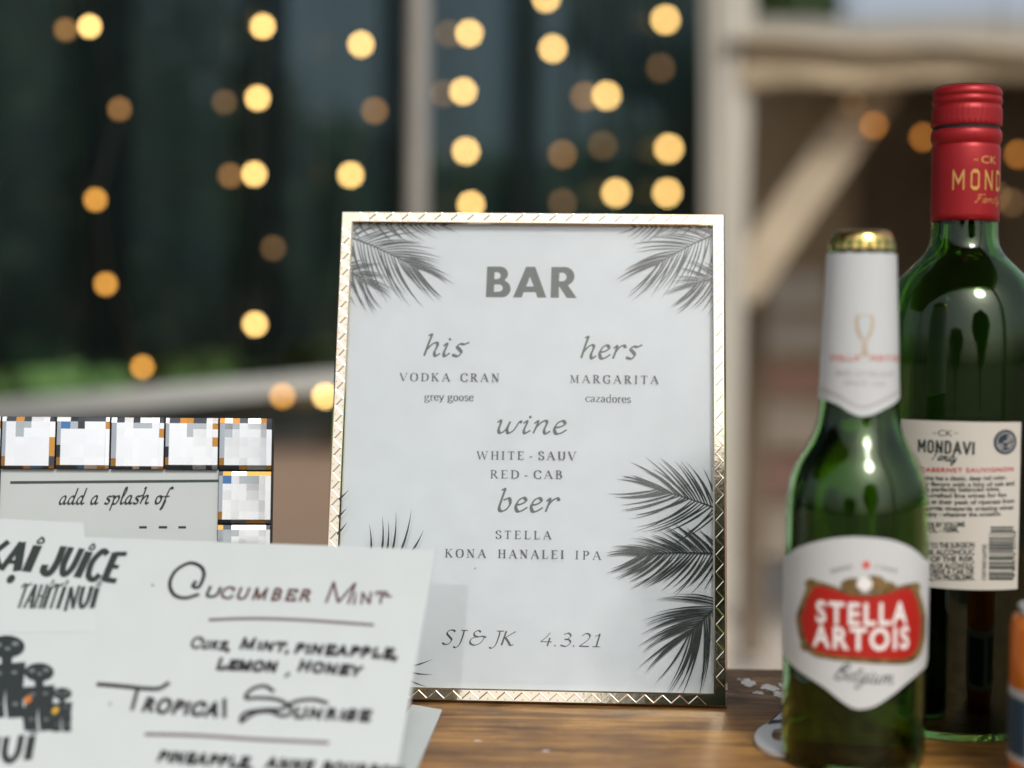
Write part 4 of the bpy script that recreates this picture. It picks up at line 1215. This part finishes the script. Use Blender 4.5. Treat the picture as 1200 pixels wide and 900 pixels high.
def cart(mb, grow, nrm):
    cx, cy = 1010, 728
    gx = lambda p: (cx + (p[0]-cx)*(1+grow*.8), cy + (p[1]-cy)*(1+grow*1.3))
    t = U2([gx(p) for p in [(940,722),(947,703),(956,687),(975,690),(995,697),(1014,699),(1034,697),(1052,691),(1066,690),(1074,706),(1078,724)]])
    b = U2([gx(p) for p in [(940,726),(944,746),(956,762),(975,767),(1006,770),(1040,772),(1060,771),(1072,762),(1078,742)]])
    grid_label(mb, max(t[0][0], b[0][0]), min(t[-1][0], b[-1][0]), smooth_f(t), smooth_f(b), nrm, 60, 10)
mb = MB(); cart(mb, .11, b1); 
for cxy, rx, ry in (((1000,686),15,9),((1024,684),14,10),((1040,688),10,7),((951,684),7,6),((1072,688),6,6),((945,756),6,7),((1073,758),6,7)):
    bend_fill(mb, [BC.uv(cxy[0]+rx*math.cos(t), cxy[1]+ry*math.sin(t)) for t in [k*2*math.pi/18 for k in range(18)]], b1, .00003)
mb.build('gold_scroll', mat('dull_gold_print', (0.16, 0.105, 0.035), 0.4, var=0.6, vscale=260), lab)
mb = MB(); cart(mb, 0.0, b2); mb.build('red_panel', mat('red_print', (0.42, 0.016, 0.011), 0.4), lab)
mb = MB()
def bh(l, h): return BC.uv(l[0], l[1]-h)[1] - BC.uv(*l)[1]
def fine(mb, word, l, r, h, C, nrm, gap=.12, **kw):
    """one word bent round a bottle letter by letter"""
    sans(mb, word, C.uv(*l), C.uv(*r), C.uv(l[0], l[1]-h)[1] - C.uv(*l)[1], nrm, **{'cut': .12, **kw})
fine(mb, 'STELLA', (957,728), (1062,729.5), 25, BC, b3, cut=.08, bold=.03, track=1.22)
fine(mb, 'ARTOIS', (953,756), (1064,758.5), 25, BC, b3, cut=.08, bold=.03, track=1.2)
# horn emblem: white hunting horn body
bend_fill(mb, [BC.uv(1013+9*math.cos(t), 684+8*math.sin(t)) for t in [k*2*math.pi/18 for k in range(18)]], b3)
mb.build('white_lettering', mat('white_print', (0.82, 0.82, 0.80), 0.45), lab)
mb = MB()
star = []
for k in range(12):
    rr = 6.5 if k % 2 == 0 else 3.0; t = math.pi/2 + k*math.pi/6; star.append(BC.uv(1015 + rr*math.cos(t), 662 - rr*math.sin(t)))
bend_fill(mb, star, b1); mb.build('red_star', mat('red_star_print', (0.70, 0.04, 0.02), 0.4), lab)
mb = MB()
fine(mb, 'ANNO', (974,672), (999,666), 5, BC, b1, track=1.3)
fine(mb, '1366', (1026,666), (1050,671), 5, BC, b1, track=1.3)
st = [('c', [(.1,.1),(.3,.9),(.55,1),(.6,.8),(.25,.55),(.6,.45),(.5,.05),(.1,.0)], .1)]
x = .75
for ch in 'elgiu': pass
SB = dict(SCR); SB['g'] = (.5, [('c', [(.36,.44),(.2,.5),(.08,.3),(.16,.05),(.34,.3),(.38,.46)], None), ('c', [(.38,.46),(.3,-.2),(.15,-.4),(.02,-.3),(.2,-.05),(.5,.1)], None)])
SB['u'] = (.56, [('c', [(0,.4),(.08,.48),(.08,.15),(.18,0),(.34,.2),(.38,.48)], None), ('c', [(.38,.48),(.36,.12),(.42,0),(.54,.1)], None)])
SB['m'] = (.82, [('c', [(0,.38),(.08,.48),(.06,0)], None), ('c', [(.08,.2),(.2,.44),(.3,.48),(.32,.0)], None), ('c', [(.33,.2),(.46,.44),(.56,.48),(.6,.1),(.66,0),(.8,.1)], None)])
SB['y'] = (.5, [('c', [(0,.4),(.08,.48),(.1,.15),(.2,.02),(.36,.3),(.4,.48)], None), ('c', [(.4,.48),(.3,-.2),(.15,-.4),(.02,-.3),(.2,-.05),(.5,.1)], None)])
SB['B'] = (.75, st); SB['F'] = (.72, [('c', [(.3,1),(.22,.4),(.1,.0),(-.05,.05)], .1), ('c', [(.0,.85),(.25,1),(.5,.95),(.8,1.02)], .08), ('l', [(.1,.5),(.5,.54)], .06)])
ink(mb, layout(SB, 'Belgium', 0.0), 'nib', BC.uv(978,795), BC.uv(1046,801), bh((1010,798), 19), b1, tw=.13, tmin=.05, phi=R(38), slant=.35)
mb.build('black_lettering', M['ink'], lab)
# neck label
nk = BC.nrm(0.0006); nk1 = BC.nrm(0.00075)
nb = U2([(964.5,467),(972,470),(984,475),(996,483),(1010,488),(1024,485),(1036,479),(1048,472),(1055,466)])
zt = BC.uv(1012, 296)[1]
Rn = BC.R0
side = nb[0][1]
nb2 = [(-math.pi*Rn, side-.002), (-2.0*Rn, side)] + nb + [(2.0*Rn, side), (math.pi*Rn, side-.002)]
mb = MB(); grid_label(mb, -math.pi*Rn, math.pi*Rn, lambda a: zt + .0005*math.sin(a*420)*.4, smooth_f(nb2), nk, 100, 24)
nl = mb.build('neck_label', M['label'], e, smooth=True)
mb = MB(); fb = smooth_f(nb2)
nl.data.materials[0] = mat('neck_foil', (0.57, 0.60, 0.61), 0.36, bump=0.35, bscale=120, vstretch=(1, 1, 0.35))
grid_label(mb, -1.7*Rn, 1.7*Rn, lambda a: fb(a)+.0052, lambda a: fb(a)+.0036, nk1, 80, 1)
fine(mb, 'BEER OF BELGIUM', (981,440), (1046,441), 6, BC, nk1)
fine(mb, 'SINCE 1366', (990,451), (1036,452), 6, BC, nk1)
mb.build('grey_print', mat('pale_grey_print', (0.46, 0.45, 0.47), 0.4), nl)
mb = MB()
fine(mb, 'STELLA', (974,423), (1008,423), 7, BC, nk1, bold=.02); fine(mb, 'ARTOIS', (1018,423), (1053,423), 7, BC, nk1, bold=.02)
mb.build('red_lettering', mat('pale_red_print', (0.60, 0.22, 0.18), 0.4), nl)
mb = MB()
chal = [(-9,-17),(9,-17),(11,-8),(9,4),(4,12),(2.5,15),(2.5,27),(8,31),(-8,31),(-2.5,27),(-2.5,15),(-4,12),(-9,4),(-11,-8)]
outline_fill(mb, [[BC.uv(1013 + a, 386 + b) for a, b in chal]], nk1, cut=.0012); mb.build('chalice_print', mat('pale_gold_print', (0.50, 0.40, 0.27), 0.35), nl)
mb = MB()
outline_fill(mb, [[BC.uv(1013 + a*.66, 386 + b*.82 - 2) for a, b in chal[:6] + chal[9:]]], BC.nrm(.0009), cut=.0012); mb.build('chalice_white', M['card_white'], nl)

# --- the wine bottle behind it
wy = 0.835
wb = Vector((at(1118, 851, wy).x, wy, 0.0006))
wine_px = [(852,70),(851,84),(848,91),(840,94),(820,95),(600,95),(430,95),(400,94.6),(378,93.2),(360,90),(346,85.5),(335,79.5),(326,72.5),(318,65),(310,57),(303,50),(296,44),(288,40),(278,38.2),(258,37.6),(180,37.2),(130,36.6),(112,36),(104,33)]
WC = Cyl(wb, wy, wine_px, 95*wy/FPX)
e = empty('wine_bottle', WC.m, 'dark green red wine bottle with red screw cap and cream back label', 'bottle')
prof = sorted(WC.prof); prof[0] = (0.0, prof[0][1])
gb, inn = build_glass('glass_body', prof, 0.003, 0.0035, M['dark_glass'], e)
zl = WC.uv(1124, 500)[1]
liq = [(z, r - 0.0002) for z, r in inn if z < zl]
liq.append((zl, WC.rad(zl) - 0.0032))
mb = MB(); mb.lathe(liq, 72); mb.build('red_wine', M['wine'], e, smooth=True)
wz = lambda py: WC.uv(WC.axpx(py, wb), py)[1]
k = wy/FPX
redm = mat('red_capsule', (0.36, 0.012, 0.016), 0.42, 0.35, bump=0.03, bscale=400)
skirt = [(wz(258), 38.9), (wz(250), 39.0), (wz(200), 39.0), (wz(172), 39.0), (wz(169), 38.2), (wz(167), 37.4), (wz(165), 38.5), (wz(161), 39.9), (wz(156), 40.1), (wz(151), 39.6), (wz(149), 38.4)]
mb = MB(); mb.lathe([(z, r*k) for z, r in skirt], 72, False, False)
cs = mb.build('capsule_skirt', redm, e, smooth=True); s = cs.modifiers.new('thick', 'SOLIDIFY'); s.thickness = .0003; s.offset = -1
mb = MB(); mb.lathe([(wz(149.5), 37.4*k), (wz(144.5), 37.4*k)], 72); mb.build('seal_gap', mat('black_seal', (.012,.01,.01), .4), e)
capp = [(wz(145), 38.5), (wz(143), 39.9), (wz(138), 40.2), (wz(127), 40.2), (wz(123.5), 39.6), (wz(121.5), 38.2), (wz(119.5), 38.2), (wz(117.5), 39.6), (wz(114), 40.0), (wz(111.5), 39.2), (wz(110), 38.3), (wz(108.3), 39.2), (wz(105.5), 39.6), (wz(102), 38.6), (wz(99), 36.2), (wz(97.8), 33), (wz(97.5), 20)]
mb = MB(); n = 120
for (z, r) in capp:
    kn = 1.0 if (wz(140) < z < wz(126)) else 0.0
    for q in range(n):
        a = 2*math.pi*q/n; rr = r*k - kn*.00022*(1+math.cos(40*a))
        mb.v.append((rr*math.cos(a), rr*math.sin(a), z))
for i in range(len(capp)-1):
    for q in range(n):
        mb.f.append((i*n+q, i*n+(q+1) % n, (i+1)*n+(q+1) % n, (i+1)*n+q)); mb.m.append(0)
mb.f.append(tuple((len(capp)-1)*n+q for q in range(n))); mb.m.append(0)
mb.build('screw_cap', redm, e, smooth=True)
# gold lettering on the capsule
rs = lambda z: 39.0*k
cn1 = WC.nrm(0.0001, rs)
mb = MB()
l = WC.uv(1117, 221, rs); h = WC.uv(1117, 199, rs)[1] - l[1]
arc_w = WC.R0*2.75
ink(mb, layout(BLOCK, 'MONDAVI', .12), 'mono', l, (l[0] + arc_w, l[1]), h*.92, cn1, tw=.215)
l = WC.uv(1142, 237, rs); ink(mb, layout(SB, 'Family', 0.0), 'nib', l, (l[0] + WC.R0*.95, l[1]), h*.42, cn1, tw=.16, tmin=.08, phi=R(38), slant=.3)
l = WC.uv(1150, 191, rs); sans(mb, 'CK', l, (l[0] + WC.R0*.55, l[1]), h*.4, cn1)
l = WC.uv(1141, 187, rs); ribbon(mb, [Vector(l), Vector((l[0]+WC.R0*.14, l[1]))], lambda d, t: .0004, cn1, 0)
mb.build('gold_lettering', mat('gold_print', (0.72, 0.42, 0.12), 0.35, 0.4), cs)
# back label
wn = WC.nrm(0.0002); w1 = WC.nrm(0.00032); w2 = WC.nrm(0.00042)
Rw = WC.R0; s1 = WC.uv(1194, 600)[0]
zt, zb = WC.uv(1124, 494)[1], WC.uv(1122, 690.5)[1]
mb = MB(); grid_label(mb, -s1, s1, lambda a: zt, lambda a: zb, wn, 60, 10)
wl = mb.build('back_label', mat('cream_label', (0.56, 0.535, 0.475), 0.55, bump=0.04, bscale=600), e, smooth=True)
mb = MB()
W = lambda t, l, r, h, **kw: fine(mb, t, l, r, h, WC, w1, **kw)
W('CK', (1099.3,510.6), (1116,511.2), 7)
for a, b in ((1093,1097.5),(1118.5,1123)): ribbon(mb, [Vector(WC.uv(a,507.4)), Vector(WC.uv(b,507.6))], lambda d, t: .0003, w1, 0)
ink(mb, layout(BLOCK, 'MONDAVI', .06), 'mono', WC.uv(1077,528.6), WC.uv(1140.5,531.6), WC.uv(1110,517)[1] - WC.uv(1110,530)[1], w1, tw=.19)
ink(mb, layout(SB, 'Family', 0.0), 'nib', WC.uv(1092,538), WC.uv(1121,541), -.0001 + .0045, w1, tw=.2, tmin=.1, phi=R(38), slant=.35)
lines = [('Our wine has a classic, deep red color,', 1069, 1179, 561.6), ('savory flavors with a hint of oak and', 1069, 1188, 568.5), ('for a perfectly balanced wine.', 1075, 1171.6, 575),
 ('Hand-crafted fine wines for fun', 1071, 1179, 581.9), ('grapes at their peak of ripeness from', 1070, 1188, 589), ('California vineyards creating wines', 1074, 1187, 596.6), ('they enjoy - whatever the occasion.', 1070, 1173, 603.9)]
for t, a, b, y in lines: W(t, (a,y), (b,y), 5.2, bold=.028)
W('ALC. 13.5% BY VOLUME', (1068,617.2), (1131,617), 5.4, bold=.035)
W('CONT. VOL. - 750ML', (1066,623.4), (1124,623.4), 5.4, bold=.035)
for t, y in (('ACCORDING TO THE SURGEON', 641), ('NOT DRINK ALCOHOLIC', 649), ('BECAUSE OF THE RISK', 657), ('CONSUMPTION OF ALCOHOLIC', 665), ('ABILITY TO DRIVE A CAR OR', 672), ('CAUSE HEALTH PROBLEMS.', 679)):
    W(t, (1058,y), (1142,y+.3), 6.2, bold=.03)
# sideways line beside the bar code, and the bar code itself
a, b = WC.uv(1156,680), WC.uv(1155,638)
for (t, xpx, y0, y1) in (('CONTAINS SULFITES', 1155.6, 680, 638), ('0 80516 22154', 1189.5, 676, 622)):
    s0 = WC.uv(xpx, 660)[0]; z0, z1 = WC.uv(xpx, y0)[1], WC.uv(xpx, y1)[1]
    rotn = lambda a, b, dz, s0=s0: w1(s0 - b, a, dz)
    sans(mb, t, (z0, 0), (z1, 0), .0021, rotn, bold=.02)
rd = random.Random(12); y = 617.0
while y < 678:
    th = rd.choice([.8, 1.0, 1.6, 2.2, 3.0])
    x0 = 1158.5 if y > 624 else 1160.5
    p, q = WC.uv(x0, y), WC.uv(1187, y); p2, q2 = WC.uv(x0, y+th), WC.uv(1187, y+th)
    n = 6; top = [(p[0]+(q[0]-p[0])*i/n, p[1]+(q[1]-p[1])*i/n) for i in range(n+1)]; bo = [(p2[0]+(q2[0]-p2[0])*i/n, p2[1]+(q2[1]-p2[1])*i/n) for i in range(n+1)]
    mb.add([w1(a, z, 0) for a, z in top] + [w1(a, z, 0) for a, z in bo], [(i, n+1+i, n+2+i, i+1) for i in range(n)])
    y += th + rd.choice([.8, 1.0, 1.4, 2.0])
mb.build('black_lettering', M['ink'], wl)
mb = MB(); fine(mb, 'CABERNET SAUVIGNON', (1079,552.4), (1187,552), 5.0, WC, w1, bold=.03, track=1.15)
mb.build('red_lettering', mat('red_label_print', (0.45, 0.03, 0.03), 0.5), wl)
ec = Vector(WC.uv(1178, 518)); er = (WC.uv(1164, 518)[0] - ec.x); er = abs(er); ez = .0062
mb = MB(); poly_fan(mb, [(ec.x + er*math.cos(t), ec.y + ez*math.sin(t)) for t in [k_*2*math.pi/36 for k_ in range(36)]], w1)
em = mb.build('round_emblem', mat('navy_print', (0.018, 0.03, 0.05), 0.5), wl)
mb = MB()
def ringp(r0, r1, n=36):
    A = [(ec.x + er*r0*math.cos(t), ec.y + ez*r0*math.sin(t)) for t in [q*2*math.pi/n for q in range(n)]]
    B = [(ec.x + er*r1*math.cos(t), ec.y + ez*r1*math.sin(t)) for t in [q*2*math.pi/n for q in range(n)]]
    mb.add([w2(a, b, 0) for a, b in A+B], [(q, (q+1) % n, n+(q+1) % n, n+q) for q in range(n)])
ringp(.70, .76)
for yy, w_ in ((-.42,.5),(-.22,.62),(.0,.2)):   # furrows
    ribbon(mb, [Vector((ec.x - er*w_, ec.y + ez*yy)), Vector((ec.x + er*w_, ec.y + ez*(yy+.06)))], lambda d, t: .0005, w2, 1e-5)
for yy in (.45, .28, .12):
    ribbon(mb, [Vector((ec.x + er*.12, ec.y + ez*yy)), Vector((ec.x + er*.55, ec.y + ez*yy))], lambda d, t: .0004, w2, 2e-5)
mb.build('emblem_lines', mat('emblem_white', (0.55, 0.55, 0.52), 0.5), em)

# --- orange can at the right edge
cy_ = 0.715
cb = Vector((at(1184, 790, cy_).x + 0.0345, cy_, 0.0006))
e = empty('drink_can', Matrix.Translation(cb), 'short orange can with a white and blue lower panel at the right edge', 'can')
zt = at(1190, 716, cy_).z - 0.0006
mb = MB(); mb.lathe([(0, .0235), (.001, .0262), (.004, .0292), (.009, .033), (.012, .0335), (zt-.008, .0335), (zt-.004, .0325), (zt-.001, .0295)], 64, True, False)
body = mb.build('can_body', mat('orange_can', (0.75, 0.20, 0.01), 0.3, 0.3), e, smooth=True)
mb = MB(); mb.lathe([(zt-.002, .0302), (zt, .0306), (zt+.0016, .0302), (zt+.0018, .0290), (zt+.0008, .0282), (zt-.0015, .0274)], 64, False, True); mb.build('can_lid', mat('aluminium', (.75,.75,.76), .25, 1.0), e, smooth=True)
zs = at(1190, 806, cy_).z
mb = MB(); mb.lathe([(.013, .03365), (zs, .03365)], 64, False, False); pnl = mb.build('white_panel', M['card_white'], e, smooth=True)
mb = MB()
for q in range(6):
    a0 = -math.pi*.96 + q*math.pi/3; n = 10
    pts = [(a0 + i*(math.pi/3.9)/n) for i in range(n+1)]
    v = [(.0338*math.sin(t), -.0338*math.cos(t), .016) for t in pts] + [(.0338*math.sin(t), -.0338*math.cos(t), zs-.004) for t in pts]
    mb.add(v, [(i, i+1, n+2+i, n+1+i) for i in range(n)])
mb.build('blue_panel', mat('blue_print', (0.035, 0.075, 0.13), 0.35), pnl)

# --- flat steel bottle opener lying by the beer bottle
op = [(884,866),(884.5,861),(888,855),(894,850.5),(901,846.5),(912,836),(922,826),(940,815),(965,810),(985,813),(992,824),(985,845),(968,868),(950,880),(930,884),(914,883),(899,879.5),(889,873)]
P = [on_z(a, b, .0025) for a, b in op]; c0 = sum(P, Vector())/len(P)
e = empty('bottle_opener', Matrix.Translation((c0.x, c0.y, .0005)), 'flat white metal bottle opener lying on the table beside the beer bottle', 'bottle opener')
loc = lambda a, b, z: (on_z(a, b, .0025).x - c0.x, on_z(a, b, .0025).y - c0.y, z)
hole0 = [(905 + 1,861),(908,857.5),(914,856.2),(922,856.2),(930,857.6),(932,860.5),(928,864),(918,866),(910,865.6),(906.5,863.5)]
hole = [(918 + (a-918)*1.15, 861 + (b-861)*1.45) for a, b in hole0]
smo = [(p.x, p.y) for p in catmull(op + [op[0]], 4)][:-1]; smh = [(p.x, p.y) for p in catmull(hole + [hole[0]], 4)][:-1]
def slab(outs, z0, z1):
    mb = MB(); 
    outline_fill(mb, [[loc(a, b, 0)[:2] for a, b in o] for o in outs], lambda a, b, z: (a, b, z1))
    outline_fill(mb, [[loc(a, b, 0)[:2] for a, b in o] for o in outs], lambda a, b, z: (a, b, z0))
    for o in outs:
        n = len(o); v = [loc(a, b, z0) for a, b in o] + [loc(a, b, z1) for a, b in o]
        mb.add(v, [(i, (i+1) % n, n+(i+1) % n, n+i) for i in range(n)])
    return mb
slab([smo, smh], 0.0, .0022).build('opener_plate', mat('white_metal', (0.74, 0.76, 0.77), 0.35, 0.5, bump=.02, bscale=300), e)
mb = MB()
poly(mb, [loc(*p, 0)[:2] for p in ((899,849.5),(924,846.5),(928,842.5),(903,844.8))], lambda a, b, z: (a, b, .00235))
poly(mb, [loc(*p, 0)[:2] for p in ((903,844.6),(905.5,844.4),(927,824.5),(924.5,824.6))], lambda a, b, z: (a, b, .00236))
mb.build('dark_band', M['ink'], e)
